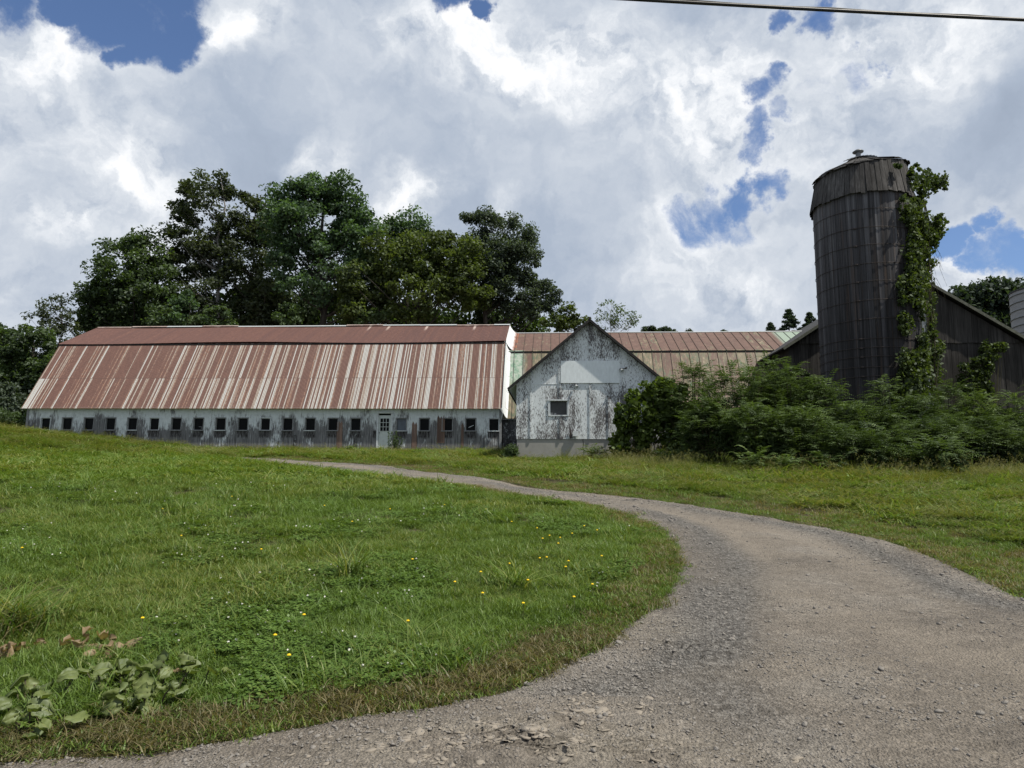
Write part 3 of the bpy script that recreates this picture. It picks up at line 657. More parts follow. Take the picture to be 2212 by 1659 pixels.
    for seq, wd in ((ts, .30), (tu, .62)):
        for i in range(len(seq) - 1):
            a, b = seq[i], seq[i + 1]
            lap = .02 * (i % 2)
            for q in range(N):
                def pt(t, u):
                    (y1, z1), (y2, z2) = barn_p(t), wing_p(t); k = (1 - u) ** 2.2
                    return (.045 + wd * u, y2 + (y1 - y2) * k, z2 + .03 + (z1 - z2 - .03) * k + lap * u)
                f.quad(pt(a, q / N), pt(a, (q + 1) / N), pt(b, (q + 1) / N), pt(b, q / N))
    fo = f.build('flashing', M['flare'], root, smooth=False)
    mb = MB(); mb.tube([(-.02, -.36, ez + .02), (.08, -.30, ez - .25), (.02, -.2, ez - .55), (-.1, -.05, ez - .8)], [.05, .045, .035, .02], 6); mb.build('bent_eave_strip', M['galv'], root)
def flare_mat():
    m, t, o = mat('white_flashing_rust_foot'); p = ocoord(t); x, y, z = t.xyz(p)
    nz = t.noise(t.scalev(p, (1, 2, 2)), 4, 5, .7)
    f = t.math('ADD', t.math('MULTIPLY', x, 1.6), t.math('MULTIPLY', nz, .5))
    c = t.mix(t.math('MULTIPLY', t.mrange(f, .8, 1.1), t.math('GREATER_THAN', z, 5.7)), (.55, .58, .60), (.20, .075, .04))
    c = t.mix(t.mrange(t.noise(t.scalev(p, (20, 1, .5)), 1.2, 4), .64, .7, 0, .7), c, (.25, .13, .08))
    finish(t, o, c, .5, nz, .2, .01, .4); return m
M['flare'] = flare_mat()
long_barn()

def wing():
    root = empty('barn_wing', BO + UX * .02, -TH, 'lower barn wing with a faded red and green standing seam gambrel roof', 'barn')
    Z0 = 2.9; X1 = 19.3; ey, ez, by, bz, ry, rz = 0.0, 4.56 - Z0, 2.4, 8.74 - Z0, 5.6, 10.46 - Z0; DP = 11.2
    def roof(y0, z0, y1, z1, name):
        n = np.array([0, -(z1 - z0), (y1 - y0)]); n /= np.linalg.norm(n); mb = MB()
        mb.slab([(.06, y0, z0), (X1, y0, z0), (X1, y1, z1), (.06, y1, z1)], n, .02)
        x = .54
        while x < X1:
            mb.bar((x, y0 + n[1] * .036, z0 + n[2] * .036), (x, y1 + n[1] * .036, z1 + n[2] * .036), .022, .034, n); x += .54
        mb.build(name, M['seam'], root)
    roof(ey, ez, by, bz, 'lower_roof'); roof(by - .1, bz + .0, ry, rz, 'upper_roof')
    mb = MB(); mb.box(.06, X1, by - .10, by - .03, bz - .09, bz - .01); mb.build('roof_break_board', M['black'], root)
    mb = MB(); mb.slab([(.06, ry, rz), (X1, ry, rz), (X1, DP - by, bz), (.06, DP - by, bz)], (0, .4, .9), .02); mb.slab([(.06, DP - by, bz), (X1, DP - by, bz), (X1, DP, ez), (.06, DP, ez)], (0, .85, .5), .02); mb.build('rear_roof', M['seam'], root)
    mb = MB(); mb.tube([(.06, ry, rz + .03), (6, ry, rz + .05), (12, ry, rz + .03), (X1, ry, rz + .05)], .045, 8); mb.build('ridge_cap', M['galv'], root)
    mb = MB(); mb.box(.02, X1, .24, .34, -.6, ez + .25)
    z = -.3; k = 0
    while z < ez - .05:
        mb.slab([(.05, .205, z), (1.6, .205, z), (1.6, .236, z + .14), (.05, .236, z + .14)], (0, -.1, 0), .1); z += .145; k += 1
    mb.build('wall', M['greyboard'], root)
    mb = MB(); mb.box(.03, 1.6, .02, .2, ez - .05, ez - .015); mb.build('eave_board', M['trimgrey'], root)
wing()

def milk_house():
    q0 = np.array([.19, 30.0, 3.01]); Z0 = 2.0
    root = empty('milk_house', (q0[0], q0[1], Z0), -TH, 'white gabled outbuilding with peeling paint, one small window and a bare concrete base', 'outbuilding')
    Wd = 6.22; s0 = 3.01 - Z0; ec = 5.37 - Z0; ap = 8.02 - Z0; mid = Wd / 2; DP = 9.4; sl = (ap - ec) / mid
    def wtop(x): return ec + sl * min(x, Wd - x) - .02
    mb = MB(); hx0, hx1, hz0, hz1 = 1.42, 2.16, 4.02 - Z0, 4.60 - Z0
    # front wall as a grid of columns that follow the gable
    xs = [0, hx0, hx1, mid, Wd]
    for a, b in zip(xs[:-1], xs[1:]):
        if a == hx0:
            mb.quad((a, 0, s0), (b, 0, s0), (b, 0, hz0), (a, 0, hz0)); mb.quad((a, 0, hz1), (b, 0, hz1), (b, 0, wtop(b)), (a, 0, wtop(a)))
            for f in (((a, .1, hz0), (a, 0, hz0), (a, 0, hz1), (a, .1, hz1)), ((b, 0, hz0), (b, .1, hz0), (b, .1, hz1), (b, 0, hz1)), ((a, 0, hz0), (a, .1, hz0), (b, .1, hz0), (b, 0, hz0)), ((a, 0, hz1), (b, 0, hz1), (b, .1, hz1), (a, .1, hz1))): mb.quad(*f)
        else: mb.quad((a, 0, s0), (b, 0, s0), (b, 0, wtop(b)), (a, 0, wtop(a)))
    mb.poly([(Wd, DP, s0), (0, DP, s0), (0, DP, wtop(0)), (mid, DP, wtop(mid)), (Wd, DP, wtop(Wd))])
    mb.quad((0, DP, s0), (0, 0, s0), (0, 0, wtop(0)), (0, DP, wtop(0))); mb.quad((Wd, 0, s0), (Wd, DP, s0), (Wd, DP, wtop(0)), (Wd, 0, wtop(0)))
    mb.quad((0, 0, s0), (0, DP, s0), (Wd, DP, s0), (Wd, 0, s0))
    mb.build('wall', M['peel'], root)
    mb = MB()                                      # battens
    mb.box(.0, .07, -.022, -.002, s0 - .01, ec - .03); mb.build('corner_board', M['peel'], root)
    sg0, sg1, sz0, sz1 = 1.88, 4.36, 5.37 - Z0, 6.32 - Z0
    for x, a, b in ((.62, s0, wtop(.62)), (1.87, s0, hz0 - .06), (1.87, hz1 + .07, sz0 - .03), (1.83, sz0, wtop(1.83)), (3.12, s0, sz0 - .03), (3.12, sz1 + .02, wtop(3.12) - .04), (4.37, s0, wtop(4.4)), (5.62, s0, wtop(5.65)), (3.9, s0, sz0 - .4)):
        bt = MB(); bt.box(x - .04, x + .04, -.035, -.002, a, b - .04); bt.build('batten', M['peel'], root)
    bt = MB(); bt.box(.07, 1.79, -.012, -.002, ec - .045, ec - .02); bt.build('batten', M['peel'], root)
    mb = MB(); mb.box(sg0, sg1, -.052, -.037, sz0, sz1); mb.build('panel', M['panel'], root)
    fw = MB(); fw.quad((hx0, .09, hz0), (hx1, .09, hz0), (hx1, .09, hz1), (hx0, .09, hz1)); wn = fw.build('window', M['screen'], root)
    fw = MB(); fw.box(hx0 - .07, hx0, -.04, .03, hz0 - .05, hz1 + .02); fw.box(hx1, hx1 + .07, -.04, .03, hz0 - .05, hz1 + .02); fw.box(hx0 - .09, hx1 + .09, -.06, .02, hz1 + .02, hz1 + .075); fw.box(hx0, hx1, -.03, .03, hz0 - .05, hz0)
    fw.box(hx0, hx0 + .03, .04, .08, hz0, hz1); fw.box(hx1 - .03, hx1, .04, .08, hz0, hz1); fw.build('frame', M['white'], wn)
    fw = MB(); fw.box(hx0 + .05, hx0 + .13, .07, .088, hz0 + .01, hz0 + .11); fw.box(hx0 + .17, hx0 + .27, .07, .088, hz0 + .01, hz0 + .09); fw.build('jar', M['trimgrey'], wn)
    mb = MB(); mb.box(.03, Wd - .03, .03, DP, -.9, s0 - .004); mb.build('foundation', M['conc'], root)
    mb = MB(); xk, zk = 2.80, s0 - .01; random.seed(5)
    while zk > .02:
        nx = xk + random.uniform(-.045, .035); nz = zk - random.uniform(.05, .09); ww = .012
        mb.quad((xk - ww, .026, zk), (nx - ww, .026, nz), (nx + ww, .026, nz), (xk + ww, .026, zk)); xk, zk = nx, nz
    mb.build('crack', M['crack'], root)
    ov, oh = .295, .33                               # roof
    n1 = np.array([-sl, 0, 1]) / math.hypot(sl, 1); n2 = n1 * [-1, 1, 1]
    mb = MB()
    mb.slab([(mid, -ov, ap), (-oh, -ov, ec - sl * oh), (-oh, DP + 2, ec - sl * oh), (mid, DP + 2, ap)][::-1], n1, .05)
    mb.slab([(mid, -ov, ap), (Wd + oh, -ov, ec - sl * oh), (Wd + oh, DP + 2, ec - sl * oh), (mid, DP + 2, ap)], n2, .05)
    rf = mb.build('roof', M['roofdark'], root)
    mb = MB()
    mb.bar((mid + .0, -ov - .012, ap + .01), (-oh - .02, -ov - .012, ec - sl * (oh + .02) + .01), .024, .10, n1)
    mb.bar((mid + .0, -ov - .012, ap + .01), (Wd + oh + .02, -ov - .012, ec - sl * (oh + .02) + .01), .024, .10, n2)
    mb.build('rake_board', M['black'], rf)
    mb = MB(); mb.box(mid - .05, mid + .05, -ov - .03, -ov + .25, ap + .02, ap + .14); mb.build('ridge_tip', M['black'], rf)
    mb = MB()
    mb.bar((-oh - .01, -ov, ec - sl * oh - .02), (-oh - .01, DP, ec - sl * oh - .02), .03, .09); mb.build('eave_board', M['black'], rf)
    mb = MB(); mb.quad((-oh + .02, -ov + .01, ec - sl * oh - .012), (0, -ov + .01, ec - .034), (0, DP, ec - .034), (-oh + .02, DP, ec - sl * oh - .012)); mb.build('soffit', M['white'], rf); mb = MB(); mb.quad((Wd, -ov + .01, ec - .034), (Wd + oh - .02, -ov + .01, ec - sl * oh - .012), (Wd + oh - .02, DP, ec - sl * oh - .012), (Wd, DP, ec - .034)); mb.build('soffit', M['white'], rf)
    def lampb(x, z):
        mb = MB(); mb.tube([(x, -.05, z), (x, -.10, z)], .045, 10); lo = mb.build('floodlight', M['iron'], root)
        mb = MB(); mb.tube([(x, -.1, z), (x + .02, -.16, z - .03), (x + .06, -.24, z - .09)], [.025, .05, .065], 12); mb.build('lamp_bulb', M['galv'], lo)
    lampb(2.50, 5.27 - Z0); lampb(4.40, 5.95 - Z0)
    mb = MB(); mb.tube([(4.46, -.06, 3.97), (4.6, -.14, 3.98)], .02, 6); mb.box(4.59, 4.66, -.17, -.1, 3.95, 4.02); mb.build('lamp_bracket', M['iron'], root)
    mb = MB(); mb.box(2.38, 2.60, -.13, -.026, 1.12, 1.34); jb = mb.build('meter_box', M['white'], root)
    mb = MB(); mb.box(2.24, 2.33, -.09, -.026, 1.04, 1.28); mb.tube([(2.28, -.05, 1.28), (2.28, -.05, 1.42)], .02, 6); mb.build('switch_box', M['iron'], root)
milk_house()

def dark_barn():
    a = P(1689, 755, 36); Z0 = 2.2; th = TH
    root = empty('hay_barn', (a[0] + .35, 36.0, Z0), -th, 'tall dark unpainted board barn standing behind the wooden silo', 'barn')
    ec = 7.95 - Z0; Wd = 11.8; mid = Wd / 2; sl = .655; ap = ec + sl * (mid + .35) - .02; DP = 16
    wl = ec + sl * .35 - .08
    mb = MB(); random.seed(11); x = 0
    seamz = 8.30 - Z0
    def top(x): return wl + sl * min(x, Wd - x) - .05
    while x < Wd:                                   # separate vertical boards, gable boards lap over the lower ones
        e = min(x + random.uniform(.22, .34), Wd); g = random.uniform(.004, .016); yo = random.uniform(-.012, .012)
        mb.box(x, e - g, yo, yo + .03, -1.0, min(seamz + random.uniform(-.03, .02), top(min(x, e) if x < mid else e)) )
        x = e
    x = 0.0
    while x < Wd:
        e = min(x + random.uniform(.22, .34), Wd); g = random.uniform(.004, .014); yo = -.075 + random.uniform(-.012, .01)
        za, zb = top(x), top(e - g); zl = seamz - .06 + random.uniform(-.02, .02)
        if min(za, zb) > zl: mb.slab([(x, yo, zl), (e - g, yo, zl), (e - g, yo, zb), (x, yo, za)], (0, 1, 0), .03)
        x = e
    mb.poly([(0, .06, -1), (Wd, .06, -1), (Wd, .06, wl), (mid, .06, wl + sl * mid), (0, .06, wl)])
    mb.box(0, .08, .07, DP, -1, wl); mb.box(Wd - .08, Wd, .07, DP, -1, wl)
    mb.poly([(Wd, DP, -1), (0, DP, -1), (0, DP, wl), (mid, DP, wl + sl * mid), (Wd, DP, wl)])
    mb.build('wall', M['barnwood'], root)
    n1 = np.array([-sl, 0, 1]) / math.hypot(sl, 1); n2 = n1 * [-1, 1, 1]; ov = .32
    mb = MB()
    mb.slab([(mid, -ov, ap), (-.35, -ov, ec), (-.35, DP + .3, ec), (mid, DP + .3, ap)][::-1], n1, .07)
    mb.slab([(mid, -ov, ap), (Wd + .45, -ov, ec), (Wd + .45, DP + .3, ec), (mid, DP + .3, ap)], n2, .07)
    rf = mb.build('roof', M['roofdark'], root)
    mb = MB(); mb.bar((mid, -ov - .014, ap + .015), (-.37, -ov - .014, ec + .0), .026, .14, n1); mb.bar((mid, -ov - .014, ap + .015), (Wd + .47, -ov - .014, ec), .026, .14, n2); mb.build('rake_board', M['mossrake'], rf)
dark_barn()

SC = np.array([math.sin(R(27.02)), math.cos(R(27.02))]) * 36.0; SR = 2.10
def wooden_silo():
    root = empty('silo', (SC[0], SC[1], 1.7), 0, 'tall dark wooden stave silo with iron hoops and a ragged board roof', 'silo')
    zb = 1.7; g = random.Random(4)
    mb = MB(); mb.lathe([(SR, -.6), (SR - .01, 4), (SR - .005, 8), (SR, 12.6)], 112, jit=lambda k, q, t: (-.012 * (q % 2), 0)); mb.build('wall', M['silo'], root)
    for y in (833, 908, 979, 1053, 1124, 1199, 1274, 1352, 1390, 1426, 1466, 1504, 1588):
        z = P(3590 / 1.852, y / 1.852, SC[1] - SR + .1)[2] - zb
        mb = MB(); n = 72
        ph = g.uniform(0, 6)
        pts = [((SR + .018) * math.cos(2 * math.pi * q / n), (SR + .018) * math.sin(2 * math.pi * q / n), z + .018 * math.sin(2 * math.pi * q / n * 2 + ph) + g.uniform(-.006, .006)) for q in range(n + 1)]
        mb.tube(pts, .011, 6)
        mb.box((SR + .0) * math.cos(-2.2) - .05, (SR + .0) * math.cos(-2.2) + .06, SR * math.sin(-2.2) - .08, SR * math.sin(-2.2) - .01, z - .025, z + .03)
        mb.build('hoop', M['iron'], root)
    mb = MB(); nb = 62; zt, zl = 15.62 - zb, 13.98 - zb
    for q in range(nb):                             # roof skirt of single boards
        t0 = 2 * math.pi * q / nb; t1 = 2 * math.pi * (q + .93) / nb; dz = g.uniform(-.07, .03); dr = g.uniform(0, .03); sw = g.uniform(-.006, .006)
        tilt = lambda t: .24 * math.cos(t - .2) - .08
        r0, r1 = 1.93, 2.20
        p = [(r1 * math.cos(t0 + sw), r1 * math.sin(t0 + sw), zl + dz + g.uniform(-.02, .02)), (r1 * math.cos(t1 + sw), r1 * math.sin(t1 + sw), zl + dz + g.uniform(-.02, .02)), (r0 * math.cos(t1), r0 * math.sin(t1), zt + tilt(t1)), (r0 * math.cos(t0), r0 * math.sin(t0), zt + tilt(t0))]
        nn = np.array([math.cos(t0), math.sin(t0), .2]); nn /= np.linalg.norm(nn)
        mb.slab([np.array(v) + nn * dr for v in p], nn, .025)
    mb.lathe([(1.90, zt - .05), (2.13, zl + .15)], 48)
    mb.build('roof_skirt', M['skirt'], root)
    mb = MB(); n = 44
    for q in range(n):                              # shallow top cone of boards with ragged ends
        t0 = 2 * math.pi * q / n; t1 = 2 * math.pi * (q + .95) / n; ln = g.uniform(1.95, 2.12); t = (t0 + t1) / 2
        if -2.9 < t - 2 * math.pi < -2.0 or 2.9 < t < 3.9: ln += g.uniform(.0, .12)
        ze = zt - .03 + .24 * math.cos(t - .2) + g.uniform(-.03, .02)
        a, b = (.2 * math.cos(t0), .2 * math.sin(t0), 16.42 - zb), (.2 * math.cos(t1), .2 * math.sin(t1), 16.42 - zb)
        c, d = (ln * math.cos(t1), ln * math.sin(t1), ze), (ln * math.cos(t0), ln * math.sin(t0), ze)
        mb.slab([d, c, b, a], (0, 0, 1), .03)
    mb.build('roof', M['skirt'], root)
    mb = MB()
    for q in range(12): t = -1.9 + .2 * q - .9; mb.bar((.2 * math.cos(t), .2 * math.sin(t), 16.48 - zb), (.9 * math.cos(t), .9 * math.sin(t), 16.22 - zb + .03 * math.cos(t)), .03, .03)
    mb.lathe([(.0, 16.56 - zb), (.26, 16.46 - zb), (.5, 16.36 - zb)], 24); mb.build('roof_cap', M['zinc'], root)
    mb = MB(); mb.lathe([(.14, 16.4 - zb), (.115, 16.5 - zb), (.115, 16.78 - zb)], 20); vt = mb.build('vent', M['zinc'], root)
    mb = MB(); mb.lathe([(.0, 16.95 - zb), (.12, 16.89 - zb), (.25, 16.80 - zb), (.24, 16.77 - zb), (.12, 16.74 - zb), (.0, 16.74 - zb)], 24); mb.build('vent_hood', M['zinc'], vt, smooth=True)
    # metal chute running up the right side
    ca = R(-8); cx, cy = (SR + .12) * math.cos(ca), (SR + .12) * math.sin(ca)
    mb = MB(); mb.tube([(cx, cy, -.4), (cx, cy, 4), (cx, cy, 8), (cx, cy, 11.9), (cx - .07, cy, 12.5), (cx - .26, cy, 12.95), (cx - .5, cy, 13.2)], .34, 16); ch = mb.build('chute', M['galv'], root, smooth=True)
    mb = MB(); mb.tube([(cx + .3 * math.cos(q), cy + .3 * math.sin(q), 11.6) for q in np.linspace(0, 2 * math.pi, 16)], .06, 6); mb.build('chute_band', M['zinc'], ch)
wooden_silo()

def far_silo():
    a = P(2176, 628, 55); r = 2.9; root = empty('concrete_silo', (a[0] + r + .75, 55, 3.5), 0, 'pale grey ribbed silo cut by the frame edge beyond the dark barn', 'silo')
    h = a[2] - 3.5; mb = MB(); mb.lathe([(r, -1), (r, h)], 64); mb.build('wall', M['stave'], root, smooth=True)
    z = h - .3
    mb = MB()
    while z > 2: mb.tube([((r + .03) * math.cos(t), (r + .03) * math.sin(t), z) for t in np.linspace(0, 2 * math.pi, 65)], .045, 6); z -= .62
    mb.build('rib', M['zinc'], root)
    mb = MB(); mb.lathe([(r + .06, h - .02), (r + .06, h + .08), (r * .7, h + .25), (0, h + .4)], 48); mb.build('roof', M['roofdark'], root, smooth=True)
far_silo()

def cable():
    a = P(1350, 1, 12.0); b = P(2212, 43, 12.5); d = b - a
    pts = [a + d * t + np.array([0, 0, -.10 * 4 * (t + .6) * (2.2 - t) / 7.84 + .0]) for t in np.linspace(-2.6, 4.2, 60)]
    off = pts[0] * 0; k = np.argmin([abs(t - .5) for t in np.linspace(-2.6, 4.2, 60)])
    pts = [p + np.array([0, 0, .10]) for p in pts]
    mb = MB(); mb.tube(pts, .031, 8)
    tw = [p + np.array([.0, .016 * math.cos(i * 2.2), .036 + .004 * math.sin(i * 2.2)]) for i, p in enumerate(pts)]
    mb.tube(tw, .013, 6)
    o = mb.build('power_line', M['cable'], None, True); setp(o, 'thick black overhead cable strung across the top right of the sky', 'cable')
cable()

# ------------------------------------------------------------------ trees and bushes
def unit(v): return v / (np.linalg.norm(v, axis=-1, keepdims=True) + 1e-9)
def leaves(cent, spread, n, ln, wd, seed, up=.7, droop=0.0, flat=.7, tint0=None):
    """leaf-sized faces scattered round clump centres -> verts, quads, tint"""
    r = np.random.default_rng(seed); K = len(cent); sp = np.broadcast_to(np.asarray(spread, float), (K,))
    g = r.normal(size=(K, n, 3)); g = g / (np.linalg.norm(g, axis=-1, keepdims=True)) * (r.random((K, n, 1)) ** .45)
    c = (cent[:, None, :] + g * sp[:, None, None] * np.array([1, 1, flat])).reshape(-1, 3)
    N = len(c); out = g.reshape(-1, 3)
    nr = unit(r.normal(size=(N, 3)) * .75 + out * .5 + np.array([0, 0, up]))
    ax = unit(np.cross(nr, r.normal(size=(N, 3)))); ax = unit(ax - np.array([0, 0, droop]) * r.random((N, 1)))
    sd = unit(np.cross(nr, ax)); s = (.6 + .8 * r.random((N, 1)))
    L = ax * ln * s / 2; Wv = sd * wd * s / 2; fo = nr * wd * s * .12
    V = np.stack([c - L, c + Wv - L * .15 + fo, c + L - nr * ln * s * .12, c - Wv - L * .15 + fo], 1).reshape(-1, 3)
    F = np.arange(N * 4).reshape(-1, 4)
    tk = r.random((K, 1)) if tint0 is None else tint0[:, None]
    t = np.clip(tk * .55 + r.random((K, n)) * .45, 0, 1).reshape(-1)
    return V, F, np.repeat(t, 4)
def ell_points(ells, dens, seed, Y, shell=.5, thick=1.0, grow=1.0):
    """clump centres in ellipsoids given as picture ellipses at distance Y"""
    r = np.random.default_rng(seed); out = []
    for (px, py, rx, ry) in ells:
        rx *= grow; ry *= grow
        c = P(px, py, Y); ax, az = rx / FPX * Y, ry / FPX * Y; ay = min(ax, az) * thick
        n = max(5, int(dens * (ax * az * ay) ** (2 / 3) * 4.2 + dens * 3)); g = unit(r.normal(size=(n, 3))) * (r.random((n, 1)) ** (1 / (3 + 3 * shell)))
        out.append(c + g * np.array([ax, ay, az]))
    return np.concatenate(out)
def limbs(mb, base, top, cents, r0, seed, every=3, lean=.0):
    rd = random.Random(seed); base = np.array(base, float); top = np.array(top, float); n = 9; tr = []
    for k in range(n):
        t = k / (n - 1); tr.append(base + (top - base) * t + np.array([rd.uniform(-.25, .25), rd.uniform(-.2, .2), 0]) * (0 if k == 0 else 1) * (.4 + t))
    mb.tube(tr, [r0 * (1 - .9 * k / (n - 1)) for k in range(n)], 8)
    H = top[2] - base[2]
    for c in cents[::every]:
        hz = np.hypot(*(c - base)[:2]); t = np.clip((c[2] - base[2] - hz * .75) / H, .12, .93); f = t * (n - 1); i = min(int(f), n - 2); a = tr[i] + (tr[i + 1] - tr[i]) * (f - i)
        m = (a + c) / 2 + np.array([rd.uniform(-.3, .3), rd.uniform(-.3, .3), -.12 * np.linalg.norm(c - a) + rd.uniform(-.2, .3)])
        rr = r0 * (1 - .85 * t) * .38; mb.tube([a, (a + m) / 2 + np.array([0, 0, -.05]), m, (m + c) / 2 + np.array([0, 0, .08]), c], [rr, rr * .8, rr * .6, rr * .4, .012], 5, cap=False)
def tree(name, label, cat, ells, Y, mname, seed, base_px=None, top=None, dens=1.0, n=110, spread=1.15, ln=.36, wd=.22, r0=.34, bark='bark', group=None, every=3, droop=.2, flat=.7, shell=.5, thick=1.0, up=.7):
    cents = ell_points(ells, dens * 1.15, seed, Y, shell, thick, 1.16 if dens < 2 else 1.0)
    bx = base_px if base_px is not None else float(np.mean([e[0] for e in ells]))
    X0 = P(bx, 900, Y)[0]; base = np.array([X0, Y, float(G(X0, Y)) - .1]); tp = cents[np.argmax(cents[:, 2])] * .55 + np.array([X0, Y, cents[:, 2].max()]) * .45
    root = empty(name, base, 0, label, cat, group)
    tmb = MB(); limbs(tmb, (0, 0, 0), tp - base, cents - base, r0, seed, every); tmb.build('trunk', M[bark], root, smooth=True)
    sp = spread * .85 * (.6 + .8 * np.random.default_rng(seed + 1).random(len(cents)))
    V, F, t = leaves(cents - base, sp, int(n * 1.25), ln * .78, wd * .76, seed + 2, up, droop, flat)
    npmesh('crown', V, F, M[mname], root, t); return root

tree('tree', 'broad dark green tree at the left end behind the barn roof', 'tree', [(268, 590, 62, 72), (228, 655, 46, 60), (310, 560, 38, 52), (330, 640, 60, 70), (255, 690, 60, 40), (205, 685, 26, 30)], 58, 'lf_dark', 10, n=130)
tree('tree', 'tall dark open crowned tree with a pale trunk behind the barn', 'tree', [(442, 432, 50, 52), (400, 440, 22, 38), (488, 400, 20, 22), (420, 520, 54, 60), (475, 540, 40, 70), (395, 600, 52, 60), (375, 520, 20, 40), (460, 650, 50, 50)], 60, 'lf_copper', 20, base_px=458, dens=.85, n=95, spread=.95, r0=.3, bark='birchbark', every=2)
tree('tree', 'dark narrow topped tree crowded between two taller trees', 'tree', [(535, 470, 34, 50), (560, 500, 26, 50), (540, 570, 50, 80), (570, 640, 50, 60)], 61, 'lf_copper', 30, n=120)
tree('tree', 'tallest big maple with spiky bright green top behind the barn', 'tree', [(616, 435, 26, 52), (655, 408, 22, 36), (700, 410, 28, 38), (742, 430, 26, 48), (690, 480, 78, 62), (620, 510, 44, 60), (775, 520, 46, 62), (700, 590, 95, 70), (800, 600, 40, 60)], 57, 'lf_maple', 40, dens=1.1, n=130, spread=1.05, r0=.45, up=.5, droop=.5)
tree('tree', 'middle height tree with a notched top right of the tallest maple', 'tree', [(872, 492, 30, 30), (905, 500, 22, 24), (850, 520, 24, 34), (880, 545, 44, 46)], 61, 'lf_maple', 50, n=110)
tree('tree', 'wide yellow green tree low in front of the taller trees', 'tree', [(850, 560, 62, 44), (920, 545, 48, 42), (985, 550, 52, 46), (800, 610, 64, 48), (900, 630, 85, 60), (1010, 610, 50, 56), (760, 655, 40, 42)], 55.5, 'lf_yel', 60, dens=1.1, n=125, spread=1.0)
tree('tree', 'dense round grey green tree standing at the right of the grove', 'tree', [(1040, 500, 44, 38), (1080, 530, 70, 58), (1120, 580, 50, 60), (1060, 600, 62, 56), (1130, 640, 50, 44), (1178, 640, 26, 26)], 58, 'lf_grey', 70, base_px=1045, dens=1.25, n=170, spread=.95, ln=.28, wd=.17)
tree('tree', 'small yellow green tree beside the white gable peak', 'tree', [(1222, 688, 30, 26), (1205, 705, 34, 22), (1250, 700, 22, 24)], 54, 'lf_yel', 80, n=90, spread=.6, ln=.26, wd=.17, r0=.14)
tree('tree', 'thin young tree with sparse pale leaves above the wing roof', 'tree', [(1315, 668, 34, 28), (1345, 690, 34, 26), (1300, 700, 30, 24), (1366, 688, 16, 14)], 52, 'lf_pale', 90, base_px=1318, dens=2.4, n=11, spread=.42, ln=.24, wd=.13, r0=.09, bark='birchbark', every=1)
tree('tree', 'slender feathery tree rising at the far left corner of the barn', 'tree', [(112, 668, 34, 26), (145, 690, 26, 34), (85, 715, 40, 30), (125, 740, 44, 44), (150, 780, 30, 40)], 54.5, 'lf_copper', 100, base_px=115, dens=1.3, n=34, spread=.6, ln=.34, wd=.15, r0=.14, every=1)
tree('tree', 'dark leafy tree below the slender one beside the barn gable', 'tree', [(70, 760, 52, 46), (40, 800, 46, 46), (110, 800, 46, 50), (60, 850, 50, 44), (20, 850, 40, 36), (95, 870, 40, 36)], 50, 'lf_dark', 110, dens=1.3, n=130, spread=.75, ln=.3, wd=.19)
for i, (px, py, rx, ry, lab) in enumerate([(395, 668, 46, 34, 'pale green sapling top under the dark open tree'), (470, 690, 44, 20, 'low pale sapling top touching the barn ridge beside the pale trunk'), (625, 680, 26, 28, 'light green sapling top at the foot of the tallest maple'), (800, 690, 34, 20, 'light green sapling top below the wide yellow green tree'), (345, 690, 34, 22, 'grey green sapling top beside the broad dark tree')]):
    tree('sapling', lab, 'sapling', [(px, py, rx, ry), (px + 12, py - ry * .6, rx * .4, ry * .6)], 54.6, 'lf_light' if i != 0 else 'lf_maple', 130 + i * 7, n=80, spread=.6, ln=.3, wd=.19, r0=.1, group='saplings behind the barn ridge')
def mass(name, label, ells, Y, mname, seed, dens, n, spread, ln, wd, thick=1.0, cat='undergrowth'):
    c = ell_points(ells, dens, seed, Y, .3, thick); V, F, t = leaves(c, spread, n, ln, wd, seed + 1, .6, .2, .8)
    o = npmesh(name, V, F, M[mname], None, t); setp(o, label, cat, kind='stuff')
mass('undergrowth', 'dark tangle of understory filling the grove behind the barn ridge', [(260, 700, 90, 40), (420, 690, 90, 50), (560, 680, 110, 60), (700, 690, 110, 50), (860, 700, 130, 40), (1010, 700, 120, 40), (1120, 710, 90, 34)], 63, 'lf_dark', 200, 1.0, 90, 1.3, .5, .32)
mass('distant_woods', 'dark wood at the far left edge behind the barn', [(10, 745, 40, 38), (-40, 760, 60, 60), (10, 810, 50, 60), (-60, 840, 80, 70)], 80, 'lf_dark', 210, 1.1, 110, 1.4, .5, .34)
mass('distant_woods', 'wooded hillside rising behind the dark barn roof', [(2060, 672, 34, 26), (2100, 655, 40, 30), (2150, 650, 40, 34), (2200, 650, 40, 34), (2030, 690, 44, 24), (2110, 700, 60, 40), (2170, 720, 60, 44), (2210, 690, 60, 50), (2260, 680, 60, 70), (2000, 676, 26, 14)], 120, 'lf_far', 220, .9, 120, 2.2, .8, .55)
mass('distant_woods', 'distant treetops peeping over the wing roof ridge', [(1418, 716, 14, 5), (1446, 717, 10, 4), (1490, 717, 9, 4), (1562, 718, 12, 3), (1395, 716, 9, 6), (1408, 712, 4, 5), (1437, 712, 4, 5)], 90, 'lf_far', 230, 1.6, 60, .5, .36, .22)
tree('tree', 'feathery open tree on the wooded hill crest behind the dark barn', 'tree', [(2120, 630, 26, 16), (2150, 618, 22, 14), (2100, 640, 18, 12)], 119, 'lf_far', 240, dens=1.4, n=40, spread=1.3, ln=.7, wd=.4, r0=.2, every=1)
